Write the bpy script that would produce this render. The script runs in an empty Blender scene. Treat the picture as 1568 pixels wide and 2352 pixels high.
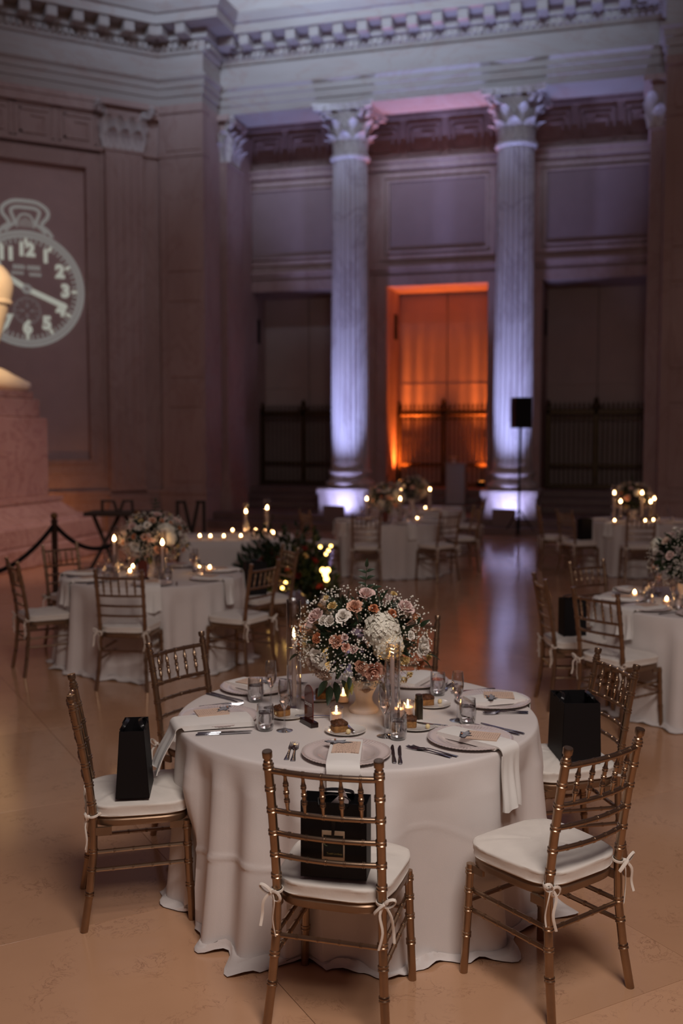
import bpy, bmesh, math, random
from math import pi, sin, cos, sqrt, radians, atan2, hypot
from mathutils import Vector, Matrix, Quaternion

# ------------------------------------------------------------------ camera, world, lights
SC = bpy.context.scene
COL = SC.collection
YAW = radians(16.3)            # the camera is turned this far from the hall's long axis
CAM_H = 1.97
FPX = 2330.0                   # focal length in pixels of the 1568x2352 frame

cam = bpy.data.objects.new('camera', bpy.data.cameras.new('camera'))
COL.objects.link(cam)
cam.data.sensor_fit = 'VERTICAL'
cam.data.sensor_height = 36.0
cam.data.sensor_width = 24.0
cam.data.lens = 36.0 * FPX / 2352.0
cam.location = (0, 0, CAM_H)
cam.rotation_euler = (pi / 2 - math.atan(171.0 / FPX), 0, YAW)
cam.data.clip_end = 200
cam.data.dof.use_dof = True
cam.data.dof.focus_distance = 3.75
cam.data.dof.aperture_fstop = 1.8
SC.camera = cam

SC.view_settings.view_transform = 'Standard'
SC.view_settings.look = 'None'
SC.view_settings.gamma = 1.0
SC.view_settings.exposure = 0.0
SC.view_settings.use_curve_mapping = False
cy = SC.cycles                 # light path lengths that suit a dim hall
cy.max_bounces = 6; cy.diffuse_bounces = 3; cy.glossy_bounces = 3; cy.transmission_bounces = 6; cy.transparent_max_bounces = 14
cy.caustics_reflective = False; cy.caustics_refractive = False
cy.use_adaptive_sampling = True; cy.adaptive_threshold = 0.045

world = bpy.data.worlds.new('hall_ambience'); SC.world = world
world.use_nodes = True
bg = world.node_tree.nodes['Background']
bg.inputs[0].default_value = (1.0, 0.52, 0.52, 1)
bg.inputs[1].default_value = 0.050

def area(name, loc, target, sx, sy, col, power):
    l = bpy.data.lights.new(name, 'AREA'); l.shape = 'RECTANGLE'; l.size = sx; l.size_y = sy
    l.color = col; l.energy = power
    o = bpy.data.objects.new(name, l); COL.objects.link(o); o.location = loc
    o.rotation_euler = (Vector(target) - Vector(loc)).to_track_quat('-Z', 'Y').to_euler()
    return o
# daylight of dusk through the dome's skylight, then unseen wash and fill lamps
area('dome_skylight', (-4.0, 9.0, 23.0), (-4.0, 9.5, 0), 9, 9, (0.85, 0.86, 1.0), 45)
area('upper_wall_wash', (-3.5, 6.5, 15.0), (-6.0, 21.0, 13.4), 8, 3, (0.58, 0.73, 1.0), 310).data.spread = radians(44)  # added unseen lamp that brightens the upper walls
area('diagonal_wall_wash', (1.5, 7.0, 14.5), (-11.6, 19.2, 7.0), 4, 3, (0.85, 0.85, 1.0), 14).data.spread = radians(40)  # added unseen lamp for the diagonal wall below the upper wash
area('front_table_fill', (0.7, 0.9, 5.2), (-0.6, 3.9, 0.4), 1.8, 1.8, (1.0, 0.895, 0.835), 175)  # added unseen fill lamp for the front table and near floor

def W(u, v):                   # metres to the right of / ahead of the camera -> hall coordinates
    return (u * cos(YAW) - v * sin(YAW), u * sin(YAW) + v * cos(YAW))

# ------------------------------------------------------------------ materials
MATS = {}
def new_mat(name):
    m = bpy.data.materials.new(name); m.use_nodes = True
    nt = m.node_tree
    p = nt.nodes['Principled BSDF']
    MATS[name] = m
    return m, nt, p

def simple(name, col, rough=0.5, metal=0.0, spec=0.5, var=0.0, scale=8.0, bump=0.0, bscale=40.0, trans=0.0, ior=1.45, emit=None, es=0.0, sheen=0.0, coat=0.0):
    m, nt, p = new_mat(name)
    p.inputs['Base Color'].default_value = (*col, 1)
    p.inputs['Roughness'].default_value = rough
    p.inputs['Metallic'].default_value = metal
    p.inputs['Specular IOR Level'].default_value = spec
    p.inputs['Transmission Weight'].default_value = trans
    p.inputs['IOR'].default_value = ior
    p.inputs['Sheen Weight'].default_value = sheen
    p.inputs['Coat Weight'].default_value = coat
    if emit:
        p.inputs['Emission Color'].default_value = (*emit, 1); p.inputs['Emission Strength'].default_value = es
    tc = nt.nodes.new('ShaderNodeTexCoord')
    if var > 0:
        n = nt.nodes.new('ShaderNodeTexNoise'); n.inputs['Scale'].default_value = scale; n.inputs['Detail'].default_value = 5
        nt.links.new(tc.outputs['Object'], n.inputs['Vector'])
        r = nt.nodes.new('ShaderNodeValToRGB')
        r.color_ramp.elements[0].position = 0.3; r.color_ramp.elements[1].position = 0.7
        r.color_ramp.elements[0].color = (*[c * (1 - var) for c in col], 1)
        r.color_ramp.elements[1].color = (*[min(1, c * (1 + var)) for c in col], 1)
        nt.links.new(n.outputs['Fac'], r.inputs['Fac']); nt.links.new(r.outputs['Color'], p.inputs['Base Color'])
    if bump > 0:
        n2 = nt.nodes.new('ShaderNodeTexNoise'); n2.inputs['Scale'].default_value = bscale; n2.inputs['Detail'].default_value = 3
        nt.links.new(tc.outputs['Object'], n2.inputs['Vector'])
        b = nt.nodes.new('ShaderNodeBump'); b.inputs['Strength'].default_value = bump; b.inputs['Distance'].default_value = 0.01
        nt.links.new(n2.outputs['Fac'], b.inputs['Height']); nt.links.new(b.outputs['Normal'], p.inputs['Normal'])
    return m

def marble(name, c1, c2, vein, rough=0.45, scale=0.8, vscale=1.6, vamt=0.5, stretch=(1, 1, 1), spec=0.4, fine=False, objrand=0.0):
    m, nt, p = new_mat(name)
    N, L = nt.nodes.new, nt.links.new
    tc = N('ShaderNodeTexCoord'); mp = N('ShaderNodeMapping'); mp.inputs['Scale'].default_value = stretch
    L(tc.outputs['Object'], mp.inputs['Vector'])
    vec = mp.outputs['Vector']
    if objrand > 0:
        oi = N('ShaderNodeObjectInfo'); ad = N('ShaderNodeVectorMath'); ad.operation = 'ADD'
        sc_ = N('ShaderNodeMath'); sc_.operation = 'MULTIPLY'; sc_.inputs[1].default_value = 37.0
        L(oi.outputs['Random'], sc_.inputs[0]); L(vec, ad.inputs[0]); L(sc_.outputs[0], ad.inputs[1]); vec = ad.outputs[0]
    n1 = N('ShaderNodeTexNoise'); n1.inputs['Scale'].default_value = scale; n1.inputs['Detail'].default_value = 6
    L(vec, n1.inputs['Vector'])
    r1 = N('ShaderNodeValToRGB'); r1.color_ramp.elements[0].position = 0.32; r1.color_ramp.elements[1].position = 0.68
    r1.color_ramp.elements[0].color = (*c1, 1); r1.color_ramp.elements[1].color = (*c2, 1)
    L(n1.outputs['Fac'], r1.inputs['Fac'])
    n2 = N('ShaderNodeTexNoise'); n2.inputs['Scale'].default_value = vscale; n2.inputs['Detail'].default_value = 8
    n2.inputs['Roughness'].default_value = 0.65; n2.inputs['Distortion'].default_value = 1.4
    L(vec, n2.inputs['Vector'])
    # thin veins where the noise crosses 0.5
    s = N('ShaderNodeMath'); s.operation = 'SUBTRACT'; s.inputs[1].default_value = 0.5; L(n2.outputs['Fac'], s.inputs[0])
    a = N('ShaderNodeMath'); a.operation = 'ABSOLUTE'; L(s.outputs[0], a.inputs[0])
    r2 = N('ShaderNodeValToRGB'); r2.color_ramp.elements[0].position = 0.0; r2.color_ramp.elements[1].position = 0.018 if fine else 0.035
    r2.color_ramp.elements[0].color = (1, 1, 1, 1); r2.color_ramp.elements[1].color = (0, 0, 0, 1)
    L(a.outputs[0], r2.inputs['Fac'])
    fac = r2.outputs['Color']
    if fine:     # broken squiggles only in patches
        n3 = N('ShaderNodeTexNoise'); n3.inputs['Scale'].default_value = vscale * 0.55; n3.inputs['Detail'].default_value = 4; L(vec, n3.inputs['Vector'])
        r3 = N('ShaderNodeValToRGB'); r3.color_ramp.elements[0].position = 0.5; r3.color_ramp.elements[1].position = 0.62
        L(n3.outputs['Fac'], r3.inputs['Fac'])
        mu = N('ShaderNodeMath'); mu.operation = 'MULTIPLY'; L(r2.outputs['Color'], mu.inputs[0]); L(r3.outputs['Color'], mu.inputs[1]); fac = mu.outputs[0]
    am = N('ShaderNodeMath'); am.operation = 'MULTIPLY'; am.inputs[1].default_value = vamt; L(fac, am.inputs[0])
    mx = N('ShaderNodeMix'); mx.data_type = 'RGBA'
    L(am.outputs[0], mx.inputs[0]); L(r1.outputs['Color'], mx.inputs[6]); mx.inputs[7].default_value = (*vein, 1)
    out = mx.outputs[2]
    if objrand > 0:
        oi2 = N('ShaderNodeObjectInfo'); hs = N('ShaderNodeHueSaturation'); ma = N('ShaderNodeMapRange')
        ma.inputs['To Min'].default_value = 1 - objrand; ma.inputs['To Max'].default_value = 1 + objrand
        L(oi2.outputs['Random'], ma.inputs['Value']); L(ma.outputs['Result'], hs.inputs['Value']); L(out, hs.inputs['Color']); out = hs.outputs['Color']
    L(out, p.inputs['Base Color'])
    p.inputs['Roughness'].default_value = rough; p.inputs['Specular IOR Level'].default_value = spec
    return m

def thin_glass(name, tint=(1, 1, 1), edge=0.25, rough=0.02):
    m, nt, p = new_mat(name)
    N, L = nt.nodes.new, nt.links.new
    nt.nodes.remove(p)
    out = nt.nodes['Material Output']
    t = N('ShaderNodeBsdfTransparent'); t.inputs[0].default_value = (*tint, 1)
    g = N('ShaderNodeBsdfGlossy'); g.inputs['Roughness'].default_value = rough
    lw = N('ShaderNodeLayerWeight'); lw.inputs['Blend'].default_value = 0.5
    pw = N('ShaderNodeMath'); pw.operation = 'POWER'; pw.inputs[1].default_value = 1.6; L(lw.outputs['Facing'], pw.inputs[0])
    mp = N('ShaderNodeMath'); mp.operation = 'MULTIPLY_ADD'; mp.inputs[1].default_value = edge * 3.0; mp.inputs[2].default_value = 0.07; mp.use_clamp = True
    L(pw.outputs[0], mp.inputs[0])
    mx = N('ShaderNodeMixShader'); L(mp.outputs[0], mx.inputs[0]); L(t.outputs[0], mx.inputs[1]); L(g.outputs[0], mx.inputs[2])
    L(mx.outputs[0], out.inputs['Surface'])
    return m

def emitter(name, col, strength):
    m, nt, p = new_mat(name); nt.nodes.remove(p)
    e = nt.nodes.new('ShaderNodeEmission'); e.inputs[0].default_value = (*col, 1); e.inputs[1].default_value = strength
    nt.links.new(e.outputs[0], nt.nodes['Material Output'].inputs['Surface'])
    return m

WALL = marble('wall_stone', (0.42, 0.28, 0.25), (0.52, 0.375, 0.34), (0.33, 0.18, 0.145), rough=0.55, scale=0.9, vscale=1.1, vamt=0.35, stretch=(1, 1, 0.45))
UPPER = marble('entablature_stone', (0.40, 0.34, 0.31), (0.50, 0.45, 0.42), (0.38, 0.22, 0.17), rough=0.55, scale=0.7, vscale=0.9, vamt=0.35, stretch=(0.5, 0.5, 1.6))
COLM = marble('column_marble', (0.60, 0.53, 0.50), (0.72, 0.66, 0.64), (0.34, 0.26, 0.26), rough=0.4, scale=0.9, vscale=0.7, vamt=0.5, stretch=(1, 1, 0.5))
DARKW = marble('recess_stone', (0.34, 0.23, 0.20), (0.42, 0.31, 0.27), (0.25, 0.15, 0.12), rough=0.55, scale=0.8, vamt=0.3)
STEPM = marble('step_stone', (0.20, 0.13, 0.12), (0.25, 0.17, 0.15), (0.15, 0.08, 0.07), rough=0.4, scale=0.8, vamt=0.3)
FLOORM = marble('floor_marble', (0.55, 0.305, 0.175), (0.64, 0.365, 0.215), (0.17, 0.06, 0.03), rough=0.14, scale=0.9, vscale=7.0, vamt=0.55, spec=0.5, fine=True, objrand=0.07)
GROUT = simple('floor_joint', (0.10, 0.06, 0.04), 0.9)
PEDM = marble('pedestal_marble', (0.48, 0.30, 0.26), (0.58, 0.40, 0.35), (0.28, 0.13, 0.10), rough=0.4, scale=1.3, vscale=1.6, vamt=0.6)
STATM = simple('statue_marble', (0.86, 0.80, 0.72), 0.5, var=0.05, scale=3)
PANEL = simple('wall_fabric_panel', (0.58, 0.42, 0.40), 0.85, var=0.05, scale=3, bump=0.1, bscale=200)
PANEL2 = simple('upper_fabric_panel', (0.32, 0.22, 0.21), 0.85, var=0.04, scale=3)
SHADE = simple('doorway_shade_cloth', (0.62, 0.48, 0.44), 0.9, var=0.04, scale=2)
BRONZE = simple('gate_bronze', (0.09, 0.055, 0.025), 0.45, metal=0.5, var=0.2, scale=6)
GOLD = simple('gold_lacquer', (0.37, 0.255, 0.17), 0.29, metal=0.95, spec=0.5, var=0.12, scale=14)
CAPGOLD = simple('gold_lacquer_seat', (0.25, 0.16, 0.10), 0.36, metal=0.7, var=0.1, scale=10)
CUSH = simple('cushion_cotton', (0.80, 0.74, 0.67), 0.9, var=0.04, scale=12, bump=0.15, bscale=30, sheen=0.2)
TIEM = simple('tie_cotton', (0.84, 0.76, 0.67), 0.9)
LINEN = simple('tablecloth_linen', (0.75, 0.69, 0.66), 0.85, var=0.03, scale=5, bump=0.06, bscale=260, sheen=0.1)
NAPK = simple('napkin_cotton', (0.86, 0.83, 0.79), 0.9, var=0.02, scale=9, bump=0.05, bscale=300)
BLACK = simple('black_paper', (0.006, 0.005, 0.006), 0.55, spec=0.3)
BLACKR = simple('black_ribbon', (0.008, 0.007, 0.008), 0.35)
STEEL = simple('polished_steel', (0.40, 0.40, 0.44), 0.14, metal=1.0)
CHARG = simple('pressed_glass_charger', (0.66, 0.56, 0.54), 0.22, spec=0.8, coat=0.5)
CHINA = simple('white_china', (0.80, 0.76, 0.71), 0.15, coat=0.4)
GLASS = thin_glass('clear_glass', (0.96, 0.96, 0.97), 0.34)
GLASSH = thin_glass('hurricane_glass', (0.94, 0.92, 0.93), 0.45)
WATER = simple('water', (1, 1, 1), 0.0, trans=1.0, ior=1.33)
WINE = simple('champagne', (1.0, 0.80, 0.66), 0.0, trans=1.0, ior=1.34)
WAX = simple('candle_wax', (0.86, 0.74, 0.66), 0.5, emit=(1.0, 0.45, 0.2), es=0.02)
WAXV = simple('votive_wax', (0.90, 0.74, 0.60), 0.45, emit=(1.0, 0.42, 0.16), es=0.28)
WICK = simple('wick', (0.02, 0.015, 0.01), 0.9)
FLAME = emitter('candle_flame', (1.0, 0.56, 0.20), 100.0)
FLAMEF = emitter('far_candle_flame', (1.0, 0.56, 0.22), 48.0)
URN = simple('aged_white_ceramic', (0.74, 0.63, 0.57), 0.6, var=0.08, scale=10)
CRUST = simple('dark_crust', (0.10, 0.035, 0.012), 0.6, var=0.5, scale=60, bump=0.8, bscale=90)
CRUMB = simple('golden_crumb', (0.31, 0.15, 0.05), 0.85, var=0.25, scale=70, bump=0.6, bscale=120)
BUTTER = simple('butter', (0.85, 0.68, 0.36), 0.4)
MILL = simple('olive_steel', (0.10, 0.08, 0.055), 0.3, metal=0.8)
ACRYL = simple('brown_acrylic', (0.13, 0.028, 0.020), 0.15, coat=0.4)
ACRYLB = simple('dark_acrylic', (0.02, 0.007, 0.006), 0.2)
INK = simple('white_ink', (0.85, 0.82, 0.80), 0.6)
TAG = simple('grey_card', (0.30, 0.30, 0.33), 0.7, var=0.25, scale=120)
TAGL = simple('dark_card_outline', (0.05, 0.05, 0.06), 0.7)
COPPER = simple('copper_bead', (0.70, 0.33, 0.20), 0.2, metal=1.0)
CARDTAN = simple('tan_card', (0.55, 0.42, 0.29), 0.8)
CARDBLK = simple('black_print', (0.012, 0.012, 0.010), 0.7)
CARDGLD = simple('gold_print', (0.45, 0.36, 0.12), 0.6)
CARDGRN = simple('green_print', (0.22, 0.30, 0.16), 0.6)
TISSUE = simple('blush_tissue', (0.60, 0.47, 0.45), 0.8)
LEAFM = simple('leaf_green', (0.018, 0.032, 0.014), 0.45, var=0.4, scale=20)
LEAFY = simple('leaf_yellow_green', (0.22, 0.17, 0.02), 0.5, var=0.3, scale=20)
STEMM = simple('stem_green', (0.03, 0.04, 0.015), 0.6)
GYPS = simple('gypsophila', (0.86, 0.80, 0.70), 0.8)
ROSEW = simple('petal_white', (0.86, 0.80, 0.72), 0.6, var=0.05, scale=20)
ROSEP = simple('petal_peach', (0.80, 0.44, 0.32), 0.6, var=0.15, scale=25)
ROSEB = simple('petal_blush', (0.82, 0.60, 0.55), 0.6, var=0.08, scale=25)
LISP = simple('petal_salmon', (0.80, 0.48, 0.34), 0.6, var=0.2, scale=30)
LISB = simple('petal_cream', (0.84, 0.66, 0.54), 0.6, var=0.12, scale=30)
LISO = simple('petal_rust', (0.66, 0.26, 0.12), 0.6, var=0.25, scale=30)
LISY = simple('petal_honey', (0.78, 0.58, 0.26), 0.6, var=0.2, scale=30)
HYDR = simple('petal_hydrangea', (0.84, 0.80, 0.68), 0.65, var=0.06, scale=30)
REDP = simple('petal_red', (0.25, 0.02, 0.02), 0.6, var=0.3, scale=20)
ROPE = simple('black_velvet', (0.006, 0.005, 0.006), 0.9)
BRASS = simple('dark_brass', (0.20, 0.11, 0.05), 0.35, metal=0.9)
BRASSD = simple('brown_post', (0.06, 0.035, 0.025), 0.5, metal=0.3)
DARKWOOD = simple('dark_wood', (0.012, 0.008, 0.006), 0.6, var=0.3, scale=10)
SPKM = simple('speaker_black', (0.004, 0.004, 0.005), 0.7)
BOXM = simple('box_card', (0.26, 0.18, 0.17), 0.8)
STANDM = simple('pedestal_cloth', (0.46, 0.40, 0.40), 0.85)
MIRR = simple('mirror_tile', (0.75, 0.78, 0.80), 0.12, metal=1.0)
BULB = emitter('warm_bulb', (1.0, 0.55, 0.14), 9.0)
LENSB = emitter('uplight_lens', (0.55, 0.60, 1.0), 6.0)
LENSO = emitter('uplight_lens_amber', (1.0, 0.30, 0.05), 6.0)
PROJ = emitter('painted_projection', (0.92, 0.92, 0.80), 0.36)  # projector light painted as a weak glow of the flat shapes
PROJD = emitter('painted_projection_dim', (0.90, 0.84, 0.80), 0.20)
PROJV = emitter('painted_projection_faint', (0.80, 0.62, 0.62), 0.13)
SKYPANE = emitter('dusk_sky_pane', (0.62, 0.74, 1.0), 0.75)

# printed menu card: peach paper with rows of fine print
def menu_material():
    m, nt, p = new_mat('menu_print')
    N, L = nt.nodes.new, nt.links.new
    tc = N('ShaderNodeTexCoord'); sp = N('ShaderNodeSeparateXYZ'); L(tc.outputs['Object'], sp.inputs[0])
    row = N('ShaderNodeMath'); row.operation = 'MULTIPLY'; row.inputs[1].default_value = 115.0; L(sp.outputs['Y'], row.inputs[0])
    fr = N('ShaderNodeMath'); fr.operation = 'FRACT'; L(row.outputs[0], fr.inputs[0])
    lt = N('ShaderNodeMath'); lt.operation = 'LESS_THAN'; lt.inputs[1].default_value = 0.40; L(fr.outputs[0], lt.inputs[0])
    fl = N('ShaderNodeMath'); fl.operation = 'FLOOR'; L(row.outputs[0], fl.inputs[0])
    cb = N('ShaderNodeCombineXYZ'); L(fl.outputs[0], cb.inputs['Y'])
    mx_ = N('ShaderNodeMath'); mx_.operation = 'MULTIPLY'; mx_.inputs[1].default_value = 420.0; L(sp.outputs['X'], mx_.inputs[0]); L(mx_.outputs[0], cb.inputs['X'])
    wn = N('ShaderNodeTexNoise'); wn.inputs['Scale'].default_value = 0.55; L(cb.outputs[0], wn.inputs['Vector'])
    gt = N('ShaderNodeMath'); gt.operation = 'GREATER_THAN'; gt.inputs[1].default_value = 0.5; L(wn.outputs['Fac'], gt.inputs[0])
    ab = N('ShaderNodeMath'); ab.operation = 'ABSOLUTE'; L(sp.outputs['X'], ab.inputs[0])
    inx = N('ShaderNodeMath'); inx.operation = 'LESS_THAN'; inx.inputs[1].default_value = 0.040; L(ab.outputs[0], inx.inputs[0])
    m1 = N('ShaderNodeMath'); m1.operation = 'MULTIPLY'; L(lt.outputs[0], m1.inputs[0]); L(gt.outputs[0], m1.inputs[1])
    m2 = N('ShaderNodeMath'); m2.operation = 'MULTIPLY'; L(m1.outputs[0], m2.inputs[0]); L(inx.outputs[0], m2.inputs[1])
    mix = N('ShaderNodeMix'); mix.data_type = 'RGBA'; L(m2.outputs[0], mix.inputs[0])
    mix.inputs[6].default_value = (0.74, 0.54, 0.42, 1); mix.inputs[7].default_value = (0.40, 0.27, 0.21, 1)
    L(mix.outputs[2], p.inputs['Base Color']); p.inputs['Roughness'].default_value = 0.8
    return m
MENU = menu_material()

# ------------------------------------------------------------------ mesh helpers
class G:
    def __init__(s): s.v = []; s.f = []
    def add(s, vs, fs):
        b = len(s.v); s.v += [tuple(v) for v in vs]; s.f += [tuple(i + b for i in f) for f in fs]; return s
    def box(s, x0, x1, y0, y1, z0, z1):
        return s.add([(x0, y0, z0), (x1, y0, z0), (x1, y1, z0), (x0, y1, z0), (x0, y0, z1), (x1, y0, z1), (x1, y1, z1), (x0, y1, z1)],
                     [(3, 2, 1, 0), (4, 5, 6, 7), (0, 1, 5, 4), (1, 2, 6, 5), (2, 3, 7, 6), (3, 0, 4, 7)])
    def bbox(s, x0, x1, y0, y1, z0, z1, b=0.01):          # box with chamfered edges
        vs = []; fs = []
        xs = (x0, x1); ys = (y0, y1); zs = (z0, z1)
        idx = {}
        for i in (0, 1):
            for j in (0, 1):
                for k in (0, 1):
                    for ax in range(3):
                        c = [xs[i], ys[j], zs[k]]
                        for a2, (t, lo) in enumerate(((i, 0), (j, 0), (k, 0))):
                            if a2 != ax: c[a2] += b if t == 0 else -b
                        idx[(i, j, k, ax)] = len(vs); vs.append(c)
        def q(*ks): fs.append(tuple(idx[k] for k in ks))
        q((0,0,0,2),(0,1,0,2),(1,1,0,2),(1,0,0,2)); q((0,0,1,2),(1,0,1,2),(1,1,1,2),(0,1,1,2))
        q((0,0,0,1),(1,0,0,1),(1,0,1,1),(0,0,1,1)); q((0,1,0,1),(0,1,1,1),(1,1,1,1),(1,1,0,1))
        q((0,0,0,0),(0,0,1,0),(0,1,1,0),(0,1,0,0)); q((1,0,0,0),(1,1,0,0),(1,1,1,0),(1,0,1,0))
        for k in (0, 1):
            for j in (0, 1): q((0,j,k,1),(1,j,k,1),(1,j,k,2),(0,j,k,2))
            for i in (0, 1): q((i,0,k,0),(i,1,k,0),(i,1,k,2),(i,0,k,2))
        for i in (0, 1):
            for j in (0, 1):
                q((i,j,0,0),(i,j,1,0),(i,j,1,1),(i,j,0,1))
                for k in (0, 1): q((i,j,k,0),(i,j,k,1),(i,j,k,2))
        return s.add(vs, fs)
    def lathe(s, prof, seg=24, cx=0, cy=0, cz=0, rfn=None, cap0=True, cap1=True):
        vs = []; fs = []
        for (r, z) in prof:
            for i in range(seg):
                a = 2 * pi * i / seg; rr = r if rfn is None else rfn(r, a, z)
                vs.append((cx + rr * cos(a), cy + rr * sin(a), cz + z))
        n = len(prof)
        for j in range(n - 1):
            for i in range(seg):
                k = (i + 1) % seg
                fs.append((j * seg + i, j * seg + k, (j + 1) * seg + k, (j + 1) * seg + i))
        if cap0 and prof[0][0] > 1e-5: fs.append(tuple(reversed(range(seg))))
        if cap1 and prof[-1][0] > 1e-5: fs.append(tuple(range((n - 1) * seg, n * seg)))
        return s.add(vs, fs)
    def tube(s, path, rad, seg=8, cap=True, sq=None, closed=False):
        P = [Vector(p) for p in path]; n = len(P)
        if not isinstance(rad, (list, tuple)): rad = [rad] * n
        vs = []; fs = []
        up = None
        for i in range(n):
            if closed: t = P[(i + 1) % n] - P[i - 1]
            else: t = P[min(i + 1, n - 1)] - P[max(i - 1, 0)]
            if t.length < 1e-9: t = Vector((0, 0, 1))
            t.normalize()
            if up is None:
                up = Vector((0, 0, 1)) if abs(t.z) < 0.9 else Vector((0, 1, 0))
            x = up.cross(t)
            if x.length < 1e-6: x = Vector((1, 0, 0)).cross(t)
            x.normalize(); y = t.cross(x); up = y
            for k in range(seg):
                a = 2 * pi * k / seg
                sx, sy = (1, 1) if sq is None else sq
                vs.append(P[i] + x * (cos(a) * rad[i] * sx) + y * (sin(a) * rad[i] * sy))
        m = n if closed else n - 1
        for i in range(m):
            for k in range(seg):
                l = (k + 1) % seg; i2 = (i + 1) % n
                fs.append((i * seg + k, i * seg + l, i2 * seg + l, i2 * seg + k))
        if cap and not closed: fs += [tuple(reversed(range(seg))), tuple(range((n - 1) * seg, n * seg))]
        return s.add(vs, fs)
    def grid(s, fn, nu, nv, wrap=False):
        vs = [fn(i / (nu if wrap else nu - 1), j / (nv - 1)) for j in range(nv) for i in range(nu)]
        fs = []
        for j in range(nv - 1):
            for i in range(nu if wrap else nu - 1):
                k = (i + 1) % nu
                fs.append((j * nu + i, j * nu + k, (j + 1) * nu + k, (j + 1) * nu + i))
        return s.add(vs, fs)
    def prism(s, poly, z0, z1):
        n = len(poly)
        return s.add([(x, y, z0) for x, y in poly] + [(x, y, z1) for x, y in poly],
                     [tuple(reversed(range(n))), tuple(range(n, 2 * n))] + [(i, (i + 1) % n, n + (i + 1) % n, n + i) for i in range(n)])
    def ball(s, c, r, seg=8, rings=5, sz=1.0):
        vs = [(c[0], c[1], c[2] - r * sz)]; fs = []
        for j in range(1, rings):
            ph = -pi / 2 + pi * j / rings
            for i in range(seg):
                a = 2 * pi * i / seg
                vs.append((c[0] + r * cos(ph) * cos(a), c[1] + r * cos(ph) * sin(a), c[2] + r * sin(ph) * sz))
        vs.append((c[0], c[1], c[2] + r * sz)); t = len(vs) - 1
        for i in range(seg):
            fs.append((0, 1 + (i + 1) % seg, 1 + i)); b = 1 + (rings - 2) * seg
            fs.append((b + i, b + (i + 1) % seg, t))
        for j in range(rings - 2):
            for i in range(seg):
                k = (i + 1) % seg
                fs.append((1 + j * seg + i, 1 + j * seg + k, 1 + (j + 1) * seg + k, 1 + (j + 1) * seg + i))
        return s.add(vs, fs)
    def xf(s, M, i0=0):
        s.v = s.v[:i0] + [tuple(M @ Vector(v)) for v in s.v[i0:]]; return s
    def merge(s, o, M=None):
        return s.add([tuple(M @ Vector(v)) for v in o.v] if M else o.v, o.f)
    def mesh(s, name, mat, smooth=True, ang=40):
        me = bpy.data.meshes.new(name); me.from_pydata(s.v, [], s.f); me.update()
        if mat: me.materials.append(mat)
        if smooth and len(me.polygons):
            me.polygons.foreach_set('use_smooth', [True] * len(me.polygons))
            me.set_sharp_from_angle(angle=radians(ang))
        return me
    def build(s, name, mat, parent=None, smooth=True, ang=40, loc=None, rot=None):
        return obj(name, s.mesh(name, mat, smooth, ang), parent, loc, rot)

def obj(name, data, parent=None, loc=None, rot=None):
    o = bpy.data.objects.new(name, data); COL.objects.link(o)
    if parent: o.parent = parent
    if loc is not None: o.location = loc
    if rot is not None: o.rotation_euler = rot if isinstance(rot, (tuple, list)) else (0, 0, rot)
    return o
def tag(o, label, cat, group=None, kind=None):
    o['label'] = label
    if cat: o['category'] = cat
    if group: o['group'] = group
    if kind: o['kind'] = kind
    return o
def struct(o, label=None):
    o['kind'] = 'structure'
    if label: o['label'] = label
    return o
def thing(name, label, cat, loc=(0, 0, 0), rotz=0.0, group=None):
    return tag(obj(name, None, None, loc, (0, 0, rotz)), label, cat, group)
def dup(root, loc, rotz, label, group=None, skip=()):
    r = root.copy(); COL.objects.link(r); r.location = loc; r.rotation_euler = (0, 0, rotz); r['label'] = label
    if group: r['group'] = group
    for ch in KIDS(root):
        if ch.name.split('.')[0] in skip: continue
        c = ch.copy(); COL.objects.link(c); c.parent = r
        for g in KIDS(ch):
            d = g.copy(); COL.objects.link(d); d.parent = c
    return r
def KIDS(o): return [c for c in list(o.children)]
def text_mesh(body, size, mat, bold=0.0, extrude=0.0, name='lettering'):
    c = bpy.data.curves.new('tmp_text', 'FONT'); c.body = body; c.size = size; c.align_x = 'CENTER'; c.align_y = 'CENTER'
    c.offset = bold; c.extrude = extrude; c.resolution_u = 3
    o = bpy.data.objects.new('tmp_text', c); COL.objects.link(o)
    bpy.context.view_layer.update()
    me = bpy.data.meshes.new_from_object(o.evaluated_get(bpy.context.evaluated_depsgraph_get()))
    bpy.data.objects.remove(o); bpy.data.curves.remove(c)
    me.name = name; me.materials.clear(); me.materials.append(mat)
    return me
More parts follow.
